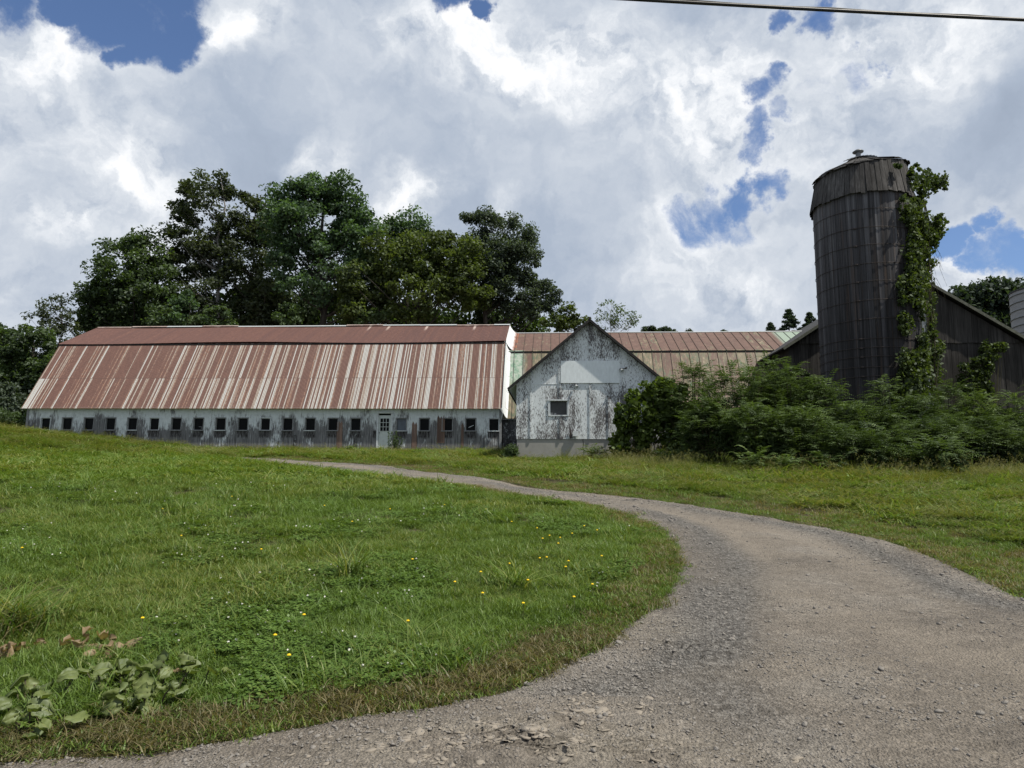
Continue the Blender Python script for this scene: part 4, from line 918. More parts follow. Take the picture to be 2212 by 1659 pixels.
def conifer(px, top, bot, half, Y, seed, label):
    r = np.random.default_rng(seed); a = P(px, top, Y); b = P(px, bot, Y); hw = half * 2.6 / FPX * Y
    base = np.array([a[0], Y, float(G(a[0], Y))]); root = empty('pine_tree', base, 0, label, 'pine tree', 'pines beyond the wing roof')
    h = a[2] - base[2]; mb = MB(); mb.tube([(0, 0, 0), (0, 0, h * .6), (0, 0, h)], [.3, .2, .03], 7); mb.build('trunk', M['bark'], root)
    zs = np.linspace(b[2] - 3, a[2], 15) - base[2]; C_ = []
    for k, z in enumerate(zs):
        f = (1 - k / 14) * .95 + .05
        for q in range(7): t = r.uniform(0, 6.28); d = hw * f * r.uniform(.2, 1); C_.append((d * math.cos(t), d * math.sin(t), z - .12 * d))
    V, F, t = leaves(np.array(C_), np.repeat(.20 + .55 * (1 - np.arange(15) / 14), 7), 70, .5, .12, seed, .5, .1, .35); npmesh('crown', V, F, M['lf_far'], root, t)
conifer(1703, 671, 715, 24, 95, 300, 'tallest pointed pine above the wing roof beside the dark barn')
conifer(1748, 678, 715, 20, 95, 310, 'smaller pine close against the left edge of the silo')
conifer(1664, 700, 716, 14, 96, 320, 'lowest dark evergreen left of the pointed pine')

def frond_field(org, head, seed, L=.62, pairs=9, ll=.150, lw=.021):
    """pinnate sumac fronds: org (F,3) origin, head (F,3) unit heading with rise in z"""
    r = np.random.default_rng(seed); Fn = len(org); Ls = L * (.7 + .6 * r.random((Fn, 1, 1)))
    t = np.linspace(.12, 1, pairs)[None, :, None]
    hz = unit(head * np.array([1, 1, 0])); rise = head[:, 2][:, None, None]; dr = (.15 + .45 * r.random((Fn, 1, 1))) + rise * .42
    pos = org[:, None, :] + hz[:, None, :] * Ls * t + np.array([0, 0, 1]) * Ls * (rise * t - dr * t * t)
    tan = unit(hz[:, None, :] + np.array([0, 0, 1]) * (rise - 2 * dr * t)); side = unit(np.cross(hz, np.array([0, 0, 1.]))[:, None, :] + 0 * tan)
    nr = unit(np.cross(side, tan) + r.normal(size=(Fn, 1, 3)) * .22); sz = (np.sin(np.pi * (.12 + .82 * t)) ** .6)
    Vs = []
    for sg in (-1, 1):
        ax = unit(side * sg + tan * .55 - nr * (.15 + .25 * r.random((Fn, pairs, 1)))); wv = unit(np.cross(ax, nr)); l = ll * sz * (.85 + .3 * r.random((Fn, pairs, 1))); wd = lw * sz
        Vs.append(np.stack([pos, pos + ax * l * .4 + wv * wd, pos + ax * l, pos + ax * l * .4 - wv * wd], 2))
    V = np.concatenate([v.reshape(-1, 3) for v in Vs]); N = len(V) // 4
    tk = np.repeat(r.random(Fn) * .6, pairs); tk = np.concatenate([tk, tk]) + r.random(N) * .4
    return V, np.arange(N * 4).reshape(-1, 4), np.repeat(tk, 4)
def sumac(px, top, rpx, Y, seed, label, tips=34, bot=None, L=.60, mname='lf_sumac', name='sumac_shrub', cat='shrub', group='sumac shrubs in the thicket'):
    r = np.random.default_rng(seed); X = P(px, 950, Y)[0]; gz = float(G(X, Y)); zt = P(px, top, Y)[2]; h = zt - gz + (.28 if tips > 12 else 0); rr = rpx / FPX * Y
    root = empty(name, (X, Y, gz), r.uniform(0, 6.28), label, cat, group)
    T = []; mb = MB()
    for k in range(tips):
        a = r.uniform(0, 6.28); q = math.sqrt(r.uniform(0, 1)); d = rr * q; z = h * (1 - .42 * q ** 2.2) * r.uniform(.84, 1.0) - .12
        if r.random() < .55: z *= r.uniform(.42, .9); d = rr * (.62 + .4 * r.random())
        T.append((d * math.cos(a), d * math.sin(a), max(z, .25)))
    T = np.array(T)
    for p in T[::2]:
        mb.tube([(p[0] * .15, p[1] * .15, -.05), (p[0] * .45, p[1] * .45, p[2] * .4), (p[0] * .85, p[1] * .85, p[2] * .8), p], [.03, .024, .016, .008], 5, cap=False)
    mb.build('stem', M['stem'], root)
    per = 9; org = np.repeat(T, per, 0) + r.normal(size=(tips * per, 3)) * .05; an = r.uniform(0, 6.28, tips * per); rise = r.uniform(.35, 1.9, tips * per)
    head = np.stack([np.cos(an), np.sin(an), rise], -1)
    V, F, t = frond_field(org, head, seed + 1, L); t = np.clip(t + r.uniform(-.22, .22), 0, 1)
    if tips > 12:                                   # broad filler leaves, darkened in colour like the shrub's shaded inside
        cc = T[r.random(tips) < .55] * np.array([.9, .9, .72]); V2, F2, t2 = leaves(cc, .38, 46, .15, .075, seed + 3, .5, .4, .9); F = np.concatenate([F, F2 + len(V)]); V = np.concatenate([V, V2]); t = np.concatenate([t, t2 * .5])
    npmesh('foliage', V, F, M[mname], root, t); return root
SUM = [(1500, 796, 62, 27.6, 'sumac shrub beside the vine covered bush under the gable eave', 36), (1600, 786, 70, 25.6, 'tall sumac shrub in front of the middle of the wing roof', 40), (1652, 778, 56, 26.4, 'tallest sumac shrub of the thicket, rising before the wing roof', 34),
       (1712, 806, 58, 25.2, 'sumac shrub where the wing roof meets the dark barn', 34), (1780, 842, 58, 24.4, 'sumac shrub at the left foot of the silo', 32), (1545, 880, 66, 24.6, 'front sumac shrub right of the vine covered bush', 36),
       (1640, 890, 72, 23.2, 'front sumac shrub below the tallest sumac', 38), (1740, 900, 72, 22.8, 'front sumac shrub left of the silo foot', 38), (1845, 886, 62, 23.6, 'bright sumac shrub in front of the silo base', 34),
       (1915, 912, 46, 23.0, 'yellowish sumac shrub at the right foot of the silo', 28), (1835, 945, 70, 21.6, 'low front sumac shrub below the silo', 34), (1925, 842, 50, 27.8, 'shaded sumac shrub against the vines on the silo', 28),
       (1995, 862, 56, 27.0, 'shaded sumac shrub just right of the silo vines', 32), (2068, 848, 56, 27.2, 'taller shaded sumac shrub before the dark barn wall', 32), (2125, 868, 50, 26.6, 'shaded sumac shrub under the creeper on the dark barn', 30),
       (2196, 866, 46, 26.0, 'sumac shrub cut by the frame edge at the dark barn', 28), (2000, 920, 66, 24.0, 'front sumac shrub below the dark barn wall', 34), (2090, 915, 66, 24.6, 'broad front sumac shrub near the frame edge', 34), (2165, 930, 46, 24.8, 'low front sumac shrub by the far edge of the thicket', 28),
       (2024, 978, 42, 20.6, 'small low sumac bush standing out in front of the thicket', 20)]
for i, (px, top, rp, Y, lab, tips) in enumerate(SUM): sumac(px, top, rp, Y, 400 + i * 5, lab, int(tips * 1.7))
for i, (px, top, Y, lab) in enumerate([(1352, 970, 28.2, 'ferny sumac sprout at the corner of the concrete base'), (1625, 972, 21.2, 'young sumac sprout at the dark foot of the front thicket'), (1690, 985, 20.9, 'short sumac sprout in the grass before the thicket'), (1790, 975, 20.6, 'young sumac sprout below the low front sumac'), (1285, 985, 28.6, 'small ferny weed by the cracked concrete base'), (1447, 980, 25.6, 'ferny sprout in the long grass under the vines')]):
    sumac(px, top, 16, Y, 600 + i * 5, lab, 5, L=.5, name='sumac_sprout', cat='sprout', group='young sumac sprouts')
def vine_bush():
    r = np.random.default_rng(77); Y = 28.2; X, gz = P(1395, 950, Y)[0], float(G(P(1395, 950, Y)[0], Y))
    root = empty('vine_bush', (X, Y, gz), 0, 'mound of wild grape vine swallowing the right corner of the white gabled building', 'vine')
    E = [(1400, 900, 62, 66), (1372, 935, 42, 60), (1450, 875, 44, 52), (1435, 945, 60, 56), (1352, 900, 18, 28), (1425, 838, 24, 14), (1340, 960, 14, 26), (1480, 920, 44, 70)]
    c = ell_points(E, 7.5, 78, Y, 1.0, .55) - np.array([X, Y, gz]); c = c[c[:, 2] > .1]
    V, F, t = leaves(c, .26, 34, .17, .15, 79, .45, .6, .9); npmesh('foliage', V, F, M['lf_vine'], root, t)
    c2 = ell_points(E, 3.0, 80, Y, .2, .4) - np.array([X, Y, gz]); mb = MB()
    for p in c2[::6]:
        if p[2] > .3: mb.tube([(p[0] * .4, p[1] * .4, 0), (p[0] * .6 + .1, p[1] * .6, p[2] * .5), p], [.022, .015, .008], 5, cap=False)
    mb.build('stem', M['stem'], root)
vine_bush()
def silo_vine():
    """creeper: rows of (picture y, x from, x to, how many)"""
    Y = SC[1] - .2; root = empty('climbing_vine', (SC[0] + 2.4, Y, 1.8), 0, 'climbing creeper hanging in a thick column down the right side of the silo', 'vine')
    rows = [(352, 1946, 1972, 6), (366, 1950, 1990, 11), (380, 1958, 2010, 15), (390, 1984, 2044, 18), (400, 1986, 2040, 20), (412, 1990, 2030, 14), (424, 1988, 2026, 12), (424, 1948, 1966, 5), (440, 1988, 2022, 12), (456, 1952, 2030, 30), (468, 1960, 2036, 36), (480, 1972, 2036, 34), (492, 1976, 2034, 32), (505, 1978, 2032, 28), (518, 1974, 2028, 26), (530, 1970, 2024, 24),
            (545, 1966, 2020, 20), (560, 1968, 2012, 18), (575, 1966, 2014, 18), (590, 1966, 2010, 17), (605, 1960, 2012, 18), (622, 1945, 2012, 24), (640, 1950, 2022, 26), (658, 1952, 2024, 26), (676, 1958, 2026, 26), (694, 1954, 2022, 25), (712, 1956, 2022, 25), (730, 1964, 2026, 24), (748, 1966, 2034, 26), (766, 1960, 2036, 28), (784, 1950, 2036, 28), (802, 1946, 2034, 26), (820, 1944, 2030, 26), (840, 1940, 2026, 26), (860, 1930, 2020, 24)]
    r = np.random.default_rng(90); c = []
    for (y, a, b, n) in rows:
        for _ in range(int(n * 1.25)):
            x = a - 8 + (b - a + 4) * r.beta(1.2, 1.1) + r.normal() * 5; dy = r.uniform(-1.15, .25) if x < 2000 else r.uniform(-.7, .7)
            d3 = ray(x, y + r.uniform(-9, 9)); qa = d3[0] ** 2 + d3[1] ** 2; qb = -(d3[0] * SC[0] + d3[1] * SC[1]); qc = SC @ SC - (SR + .10 + .16 * r.random()) ** 2; disc = qb * qb - qa * qc
            p = CP + d3 * ((-qb - math.sqrt(disc)) / qa) if disc > 0 else CP + d3 * ((Y + dy) / d3[1])
            q = p[:2] - SC; d = np.hypot(*q)
            if d < SR + .08: p[:2] = SC + q / d * (SR + .08 + r.uniform(0, .12))
            c.append(p)
    c = np.array(c) - np.array(root.location); c = c[vnoise(c[:, 0] * 1.6, c[:, 2] * 1.3, 92) > .40]
    V, F, t = leaves(c, r.uniform(.08, .30, len(c)), 24, .15, .12, 91, .35, .7, 1.0); fo = npmesh('foliage', V, F, M['lf_vinedk'], root, t)
    mb = MB(); rd = random.Random(5)
    for k in range(7):
        x = rd.uniform(-.5, .2); pts = [(x + rd.uniform(-.08, .08), -.5 + rd.uniform(-.1, .1), z) for z in np.linspace(0, 12.5, 14)]; mb.tube(pts, .02, 5, cap=False)
    for k in range(26):
        yy = rd.choice([560, 575, 590, 600, 470, 540, 610]); p = P(rd.uniform(1996, 2026), yy, Y) - np.array(root.location); l = rd.uniform(.4, 1.3); mb.tube([p, p + np.array([.1 + rd.uniform(-.05, .2), 0, -l * .4]), p + np.array([rd.uniform(-.1, .4), 0, -l])], [.009, .007, .004], 4, cap=False)
    mb.build('stem', M['stem'], root)
silo_vine()
def creeper(name, label, pxs, Y, seed, mname='lf_vinedk', n=24, spread=.2, dens=9, thick=.3, ln=.15, wd=.12):
    p0 = P(pxs[0][0], pxs[0][1], Y); gz = float(G(p0[0], Y)); root = empty(name, (p0[0], Y, gz), 0, label, 'vine')
    c = ell_points(pxs, dens, seed, Y, .6, thick) - np.array([p0[0], Y, gz]); V, F, t = leaves(c, spread, n, ln, wd, seed + 1, .4, .6, .9); npmesh('foliage', V, F, M[mname], root, t)
    mb = MB(); rd = random.Random(seed)
    for p in c[::5]: mb.tube([(p[0] * .5 + rd.uniform(-.2, .2), .15, 0), (p[0] * .8, .1, max(.1, p[2] * .5)), p], [.02, .015, .006], 5, cap=False)
    mb.build('stem', M['stem'], root)
creeper('climbing_vine', 'dark creeper climbing the dark barn wall beside the frame edge', [(2095, 815, 26, 38), (2120, 790, 20, 28), (2140, 765, 14, 14), (2125, 835, 18, 30), (2160, 750, 12, 6), (2130, 775, 8, 50)], 34.6, 500)
creeper('climbing_vine', 'dark vine heaped against the dark barn left of the silo', [(1722, 820, 34, 28), (1745, 850, 30, 30), (1700, 845, 30, 26)], 33.0, 510, n=22)
creeper('hedge_bush', 'bright willow like bush beside the left end of the barn', [(20, 915, 30, 24), (45, 925, 22, 20), (70, 915, 16, 26), (-20, 910, 40, 30)], 42, 520, 'lf_light', 40, .34, 6, .8, .26, .06)
creeper('hedge_bush', 'rounded dark shrub above the bright bush at the far left', [(20, 858, 26, 28), (-14, 870, 34, 34), (52, 880, 26, 26)], 46, 530, 'lf_grey', 40, .4, 6, .8, .2, .12)
def door_weed():
    r = np.random.default_rng(540); p = P(852, 968, 38.7); p[2] = float(G(p[0], p[1])); root = empty('weed_plant', p, 0, 'leafy yellow green weed growing against the barn door frame', 'plant'); mb = MB(); c = []
    for k in range(11):
        h = r.uniform(.45, 1.15); bx, by = r.normal() * .16, r.normal() * .08; lx, ly = r.normal() * .16, r.normal() * .1; pts = [(bx + lx * t * t, by + ly * t * t, h * t) for t in np.linspace(0, 1, 6)]; mb.tube(pts, .006, 5, cap=False)
        c += [np.array([bx + lx * t * t, by + ly * t * t, h * t]) for t in np.linspace(.2, 1, int(h * 13))]
    mb.build('stem', M['stem'], root); V, F, t = leaves(np.array(c), .075, 7, .12, .03, 541, .3, .5, 1.0); npmesh('foliage', V, F, M['lf_light'], root, t)
door_weed()
creeper('weed_plant', 'grassy weed tuft at the left corner of the concrete base', [(1098, 985, 12, 10), (1106, 975, 8, 10)], 29.8, 550, 'lf_light', 24, .18, 22, .8, .22, .03)

# ------------------------------------------------------------------ grass, clover, gravel
PROTO = bpy.data.collections.new('ground_cover_pieces')      # not linked to the scene: only instanced by the ground cover objects
def blades(n, size, hmin, hmax, width, bend, seed, flat=0.0, clump=0.0):
    r = np.random.default_rng(seed); xy = (r.random((n, 2)) - .5) * size
    if clump: xy = r.normal(size=(n, 2)) * size * clump
    h = hmin + (hmax - hmin) * r.random(n) ** 1.4; a = r.uniform(0, 6.28, n); d = np.stack([np.cos(a), np.sin(a)], -1); sd = np.stack([-np.sin(a), np.cos(a)], -1)
    tw = r.uniform(-.6, .6, n); sd = sd * np.cos(tw)[:, None] + d * np.sin(tw)[:, None]
    b = bend * (.3 + r.random(n)) + flat; wd = width * (.6 + .7 * r.random(n)); V = []
    for k, t in enumerate((0, .38, .72, 1)):
        off = d * (b * h * t ** 1.8)[:, None]; z = h * (t - .42 * np.minimum(b, 1.6) * t ** 2.4 * .6); hw = (wd * (1, .92, .6, .06)[k])[:, None]
        p = xy + off
        V += [np.concatenate([p - sd * hw, z[:, None] - .01], -1), np.concatenate([p + sd * hw, z[:, None] - .01], -1)]
    V = np.stack(V, 1); base = np.arange(n)[:, None] * 8
    F = np.concatenate([base + np.array(q) for q in ((0, 1, 3, 2), (2, 3, 5, 4), (4, 5, 7, 6))])
    return V.reshape(-1, 3), F, np.repeat(r.random(n), 8)
def clover(n, size, seed, flowers=0):
    r = np.random.default_rng(seed); V = []; F = []; T = []; mi = []
    for k in range(n):
        p = np.array([*((r.random(2) - .5) * size), r.uniform(.035, .085)]); a0 = r.uniform(0, 6.28); s = r.uniform(.012, .02); tl = r.normal(size=2) * .3
        for q in range(3):
            a = a0 + q * 2.094; d = np.array([math.cos(a), math.sin(a), 0]); d[2] = d[:2] @ tl; e = np.array([-d[1], d[0], 0])
            i = len(V); V += [p, p + d * s * .7 + e * s * .6, p + d * s * 1.25, p + d * s * .7 - e * s * .6]; F.append((i, i + 1, i + 2, i + 3)); mi.append(0); T += [r.random()] * 4
    for k in range(flowers):
        p = np.array([*((r.random(2) - .5) * size), r.uniform(.08, .13)]); s = .0065
        for q in range(6):
            d = unit(r.normal(size=3)); e = unit(np.cross(d, r.normal(size=3))); f = np.cross(d, e); i = len(V); V += [p + (d + e) * s, p + (d + f) * s, p + (d - e) * s, p + (d - f) * s]; F.append((i, i + 1, i + 2, i + 3)); mi.append(1); T += [.5] * 4
    return np.array(V), np.array(F), np.array(T), np.array(mi)
def proto(name, V, F, mats, T, mi=None):
    me = npmesh(name, V, F, mats, tint=T, mi=mi, linkit=False); o = bpy.data.objects.new(name, me); PROTO.objects.link(o); return o
def seedheads(V, F, T, n, size, h, seed):
    r = np.random.default_rng(seed); nv = len(V); v2, f2, t2 = blades(n, size, h * .75, h, .0022, .35, seed)
    tips = v2.reshape(n, 8, 3)[:, 6]; c = np.repeat(tips, 10, 0) + r.normal(size=(n * 10, 3)) * np.array([.012, .012, .03]); d = unit(r.normal(size=(n * 10, 3)) + np.array([0, 0, 1.2])) * .016; e = unit(np.cross(d, r.normal(size=(n * 10, 3)))) * .004
    v3 = np.stack([c - d, c + e, c + d, c - e], 1).reshape(-1, 3); f3 = np.arange(len(v3)).reshape(-1, 4)
    return np.concatenate([V, v2, v3]), np.concatenate([F, f2 + nv, f3 + nv + len(v2)]), np.concatenate([T, t2, np.full(len(v3), .95)])
S = []                                                       # the kinds of ground cover, in the order of their names
def addkind(key, objs): S.append((key, objs))
idx = {}
def P_(key, V, F, mats, T, mi=None):
    nm = 'cover_%02d' % len(PROTO.objects); o = proto(nm, V, F, mats, T, mi); idx.setdefault(key, []).append(len(PROTO.objects) - 1)
for s in range(4): P_('lawn', *blades(210, .34, .05, .115, .0024, .9, 700 + s)[:2], M['gr_lawn'], blades(210, .34, .05, .115, .0024, .9, 700 + s)[2])
for s in range(3): b = blades(110, .34, .10, .24, .0034, .9, 710 + s); P_('tall', b[0], b[1], M['gr_long'], b[2])
for s in range(3): c_ = clover(95, .34, 720 + s, (0, 0, 1)[s]); P_('clover', c_[0], c_[1], [M['clover'], M['petal']], c_[2], c_[3])
for s in range(3): b = blades(95, .34, .03, .10, .0026, 1.3, 730 + s); P_('dry', b[0], b[1], M['gr_dry'], b[2])
for s in range(3): b = blades(120, .5, .22, .55, .005, .8, 740 + s); b = seedheads(*b, 10, .5, .75, 745 + s); P_('wild', b[0], b[1], M['gr_wild'], b[2])
for s in range(2): b = blades(70, .3, .25, .5, .005, 1.1, 750 + s, 0, .16); P_('tuft', b[0], b[1], M['gr_long'], b[2])
for s in range(3): b = blades(150, .5, .10, .26, .007, .8, 760 + s); P_('farlawn', b[0], b[1], M['gr_long'], b[2])
for s in range(3): b = blades(120, .34, .02, .06, .0028, 1.2, 770 + s); P_('mown', b[0], b[1], M['gr_lawn'], b[2])
def pebbles(seed):
    r = np.random.default_rng(seed); u = []
    for a in np.linspace(-1, 1, 5):
        rr = math.sqrt(max(0, 1 - a * a)); u += [(rr * math.cos(t), rr * math.sin(t), a * .62) for t in np.linspace(0, 2 * math.pi, 8)[:-1]]
    V = np.array(u) * (1 + r.normal(size=(len(u), 1)) * .14) * np.array([1, r.uniform(.6, .9), 1]); i = np.arange(35).reshape(5, 7)
    F = np.concatenate([np.stack([i[:-1, q], i[:-1, (q + 1) % 7], i[1:, (q + 1) % 7], i[1:, q]], -1) for q in range(7)])
    return V, F
for s in range(5): v, f = pebbles(780 + s); P_('stone', v, f, M['stone'], np.full(len(v), r_ := .5))

def scatter_group(name):
    ng = bpy.data.node_groups.new(name, 'GeometryNodeTree')
    ng.interface.new_socket('Geometry', in_out='INPUT', socket_type='NodeSocketGeometry'); ng.interface.new_socket('Geometry', in_out='OUTPUT', socket_type='NodeSocketGeometry')
    N = ng.nodes; gi = N.new('NodeGroupInput'); go = N.new('NodeGroupOutput'); ip = N.new('GeometryNodeInstanceOnPoints')
    ci = N.new('GeometryNodeCollectionInfo'); ci.inputs['Collection'].default_value = PROTO; ci.inputs['Separate Children'].default_value = True; ci.inputs['Reset Children'].default_value = True
    def na(a, ty):
        n = N.new('GeometryNodeInputNamedAttribute'); n.data_type = ty; n.inputs['Name'].default_value = a; return n.outputs['Attribute']
    e = N.new('FunctionNodeEulerToRotation'); l = ng.links.new
    l(na('rot', 'FLOAT_VECTOR'), e.inputs[0]); l(e.outputs[0], ip.inputs['Rotation']); l(na('scl', 'FLOAT_VECTOR'), ip.inputs['Scale'])
    ip.inputs['Pick Instance'].default_value = True; l(na('idx', 'INT'), ip.inputs['Instance Index'])
    l(gi.outputs[0], ip.inputs['Points']); l(ci.outputs[0], ip.inputs['Instance']); l(ip.outputs[0], go.inputs[0]); return ng
SG = scatter_group('scatter')
def cover(name, label, cat, pos, ids, scl, seed, tilt=.12, full=False):
    r = np.random.default_rng(seed); n = len(pos); me = bpy.data.meshes.new(name); me.vertices.add(n); me.vertices.foreach_set('co', np.ascontiguousarray(pos, np.float32).ravel())
    rot = np.stack([r.normal(size=n) * tilt, r.normal(size=n) * tilt, r.uniform(0, 6.28, n)], -1) if not full else r.uniform(-.5, .5, (n, 3)) + np.array([0, 0, 1]) * r.uniform(0, 6.28, (n, 1))
    me.attributes.new('rot', 'FLOAT_VECTOR', 'POINT').data.foreach_set('vector', np.ascontiguousarray(rot, np.float32).ravel())
    scl = np.asarray(scl, float); scl = np.repeat(scl[:, None], 3, 1) if scl.ndim == 1 else scl
    me.attributes.new('scl', 'FLOAT_VECTOR', 'POINT').data.foreach_set('vector', np.ascontiguousarray(scl, np.float32).ravel())
    me.attributes.new('idx', 'INT', 'POINT').data.foreach_set('value', np.ascontiguousarray(ids, np.int32)); me.update()
    o = link(me, name); md = o.modifiers.new('scatter', 'NODES'); md.node_group = SG; setp(o, label, cat, kind='stuff'); return o
def in_box(x, y, o, w0, w1, d0, d1):
    s = (x - o[0]) * UX[0] + (y - o[1]) * UX[1]; d = (x - o[0]) * VX[0] + (y - o[1]) * VX[1]; return (s > w0) & (s < w1) & (d > d0) & (d < d1)
def built(x, y):
    return in_box(x, y, BO, -27.6, 19, -.02, 12) | in_box(x, y, (.19, 30), 0.02, 6.2, 0, 9.4) | (np.hypot(x - SC[0], y - SC[1]) < SR)
def pick(key, r, n): return np.array(idx[key])[r.integers(0, len(idx[key]), n)]
def grass():
    r = np.random.default_rng(31); zones = [(1.8, 6.5, 100, .9), (6.5, 11, 54, 1.05), (11, 18, 16, 1.45), (18, 30, 8.5, 1.9), (30, 46, 5.5, 2.3)]
    XS = []; SCL = []
    for a, b, dn, sc in zones:
        wmax = b * 1.0 + 2; n = int((b - a) * 2 * wmax * dn); y = r.uniform(a, b, n); x = r.uniform(-wmax, wmax, n); k = np.abs(x) < .86 * y + 2.0
        XS.append(np.stack([x[k], y[k]], -1)); SCL.append(np.full(k.sum(), sc))
    for PL, nn, wd in ((LE, 5200, .35), (RE, 2600, .45)):                # the ragged verge of the drive
        k = r.integers(0, len(PL) - 1, nn); t = r.random((nn, 1)); q = PL[k] * (1 - t) + PL[k + 1] * t + r.normal(size=(nn, 2)) * wd; q = q[(q[:, 1] > 1.8) & (q[:, 1] < 20) & (np.abs(q[:, 0]) < q[:, 1] + 2)]
        XS.append(q); SCL.append(np.full(len(q), 1.0))
    Q = np.concatenate(XS); sc = np.concatenate(SCL); x, y = Q.T; sd = drive_sd(x, y); ok = (sd < np.where(y < 4.6, -.05, -.03) + .35 * np.maximum(0, vnoise(x * 2.4, y * 2.4, 44) - .62)) & ~built(x, y); x, y, sc, sd = x[ok], y[ok], sc[ok], sd[ok]; n = len(x)
    z = G(x, y); right = x > xright(y) - .5; right &= (y < YFAR)
    back = (y > YFAR) | ((right) & (sd < -1.3 - .5 * vnoise(x, y, 45)) & (x < 13))
    edge = (-sd < .30 + .3 * vnoise(x * 1.3, y * 1.3, 46))
    far = y > 17
    key = np.full(n, 'lawn', object); nz = vnoise(x * .9, y * .9, 47); nz2 = vnoise(x * 2.2, y * 2.2, 48); u = r.random(n)
    key[(u < .05 + .16 * (nz2 > .66))] = 'tall'; key[(nz > .60) & (u > .62)] = 'clover'
    key[far & (u > .25)] = 'farlawn'
    kk = right & ~back; nr = np.exp(sd / 2.2); key[kk] = np.where(u[kk] < .22 + .6 * nr[kk] * (.4 + nz2[kk]), 'dry', np.where(u[kk] < .8, 'mown', 'lawn'))
    key[back] = np.where(u[back] < .6, 'farlawn', 'wild'); 
    key[edge] = np.where(u[edge] < np.where(y[edge] < 5.5, .55, .25), 'dry', 'mown')
    key[(~far) & (~edge) & (~back) & (u > .9985)] = 'tuft'
    lft = (x < -1.0) & (y < 5) & (y < 3.75 + .3 * nz2); key[lft & (u < .5)] = 'dry'
    ids = np.zeros(n, int)
    for kk in set(key): m_ = key == kk; ids[m_] = pick(kk, r, m_.sum())
    s = sc * r.uniform(.75, 1.25, n); hs = r.uniform(.85, 1.15, n) * np.where(sc > 1.5, .62 + .0 * sc, 1.0) * (.8 + .45 * nz)
    hs = np.where(key == 'wild', s * r.uniform(.35, 1.0, n) * .20, np.where(key == 'farlawn', s * .27, s * hs * .70)); hs = np.where((key == 'dry') | (key == 'mown'), np.minimum(hs, 1.1), hs)
    front = ~back & (key == 'farlawn') & (y > 24) & (x < -8); hs = np.where(front, hs * 1.1, hs)
    cover('grass', 'rough mown grass with clover and dry edges covering the yard', 'grass', np.stack([x, y, z], -1), ids, np.stack([s, s, hs], -1), 32)
    # taller wild fringe along the thicket and the building feet
    P1 = []
    for (x0, y0, x1, y1, wv, nn) in ((2.2, 29.6, 7.5, 26.2, .9, 110), (3.8, 25.4, 9.0, 21.4, 1.3, 230), (9.0, 21.4, 15, 19.6, 1.1, 190), (15, 20.5, 22, 22, 1.4, 130), (.2, 29.7, 6, 29.6, .35, 60), (-27, 40.6, -.6, 39.1, .35, 240), (-.5, 38.9, .2, 31, .6, 60)):
        t = r.random(nn); P1.append(np.stack([x0 + (x1 - x0) * t + r.normal(size=nn) * wv * .4, y0 + (y1 - y0) * t + r.normal(size=nn) * wv], -1))
    q = np.concatenate(P1); q = q[~built(q[:, 0], q[:, 1]) & (drive_sd(q[:, 0], q[:, 1]) < -.4)]; n = len(q)
    s = r.uniform(.8, 1.5, n); lush = np.where((q[:, 0] > 1.8) & (q[:, 1] < 29), 1.5, 1.0); cover('tall_grass', 'taller seeding grass along the thicket and the foot of the walls', 'grass', np.stack([q[:, 0], q[:, 1], G(q[:, 0], q[:, 1])], -1), pick('wild', r, n), np.stack([s, s, s * lush * r.uniform(.18, .5, n)], -1), 33)
grass()
def stones():
    r = np.random.default_rng(51); Q = []; 
    for a, b, dn in ((2.4, 5, 1500), (5, 9, 700), (9, 16, 160), (16, 30, 40)):
        wm = .85 * b + 1.5; n = int((b - a) * 2 * wm * dn); y = r.uniform(a, b, n); x = r.uniform(-wm, wm, n); Q.append(np.stack([x, y], -1)[np.abs(x) < .8 * y + 1.2])
    q = np.concatenate(Q); x, y = q.T; sd = drive_sd(x, y); cl = vnoise(x * 1.4, y * 1.4, 52) * .6 + vnoise(x * 5, y * 5, 53) * .4
    edgy = np.exp(-((sd - .35) / .3) ** 2); keep = (sd > .0) & (r.random(len(x)) < .10 + .75 * (cl > .57) + 1.0 * edgy); x, y = x[keep], y[keep]; n = len(x)
    near = np.exp(-((drive_sd(x, y) - .4) / .3) ** 2) * (y > 4.2)
    s = .0030 + .0050 * r.random(n) ** 2 + near * .006 * r.random(n) ** 2 + .010 * (r.random(n) ** 18) + .018 * r.random(n) ** 90; s *= np.where(y > 9, 1.6, 1)
    cover('gravel', 'loose stones scattered over the driveway', 'gravel', np.stack([x, y, drive_z(x, y) + s * .2], -1), pick('stone', r, n), s, 54, full=True)
stones()
def flake(seed):
    r = np.random.default_rng(seed); n = 9; a = np.linspace(0, 2 * np.pi, n + 1)[:-1] + r.normal(size=n) * .18; rr = r.uniform(.55, 1.1, n)
    top = np.stack([rr * np.cos(a), rr * np.sin(a) * .75, .10 + .12 * r.random(n)], -1); low = top * [.92, .92, 0] - [0, 0, .05]
    V = np.concatenate([top, low, [[0, 0, .08]]]); F = [(i, (i + 1) % n, 2 * n, 2 * n) for i in range(n)]
    V = np.concatenate([V, V[-1:] + [.001, 0, 0]]); F = [(i, (i + 1) % n, 2 * n, 2 * n + 1) for i in range(n)] + [(n + i, n + (i + 1) % n, (i + 1) % n, i) for i in range(n)]
    return V, np.array(F)
for q in range(4): v, f = flake(900 + q); P_('flake', v, f, M['mud'], np.full(len(v), .5))
for q in range(2):
    b = blades(1, .001, .9, 1.0, .012, .5, 910 + q); v = b[0][:, [2, 1, 0]]; P_('straw', v, b[1], M['gr_straw'], b[2])
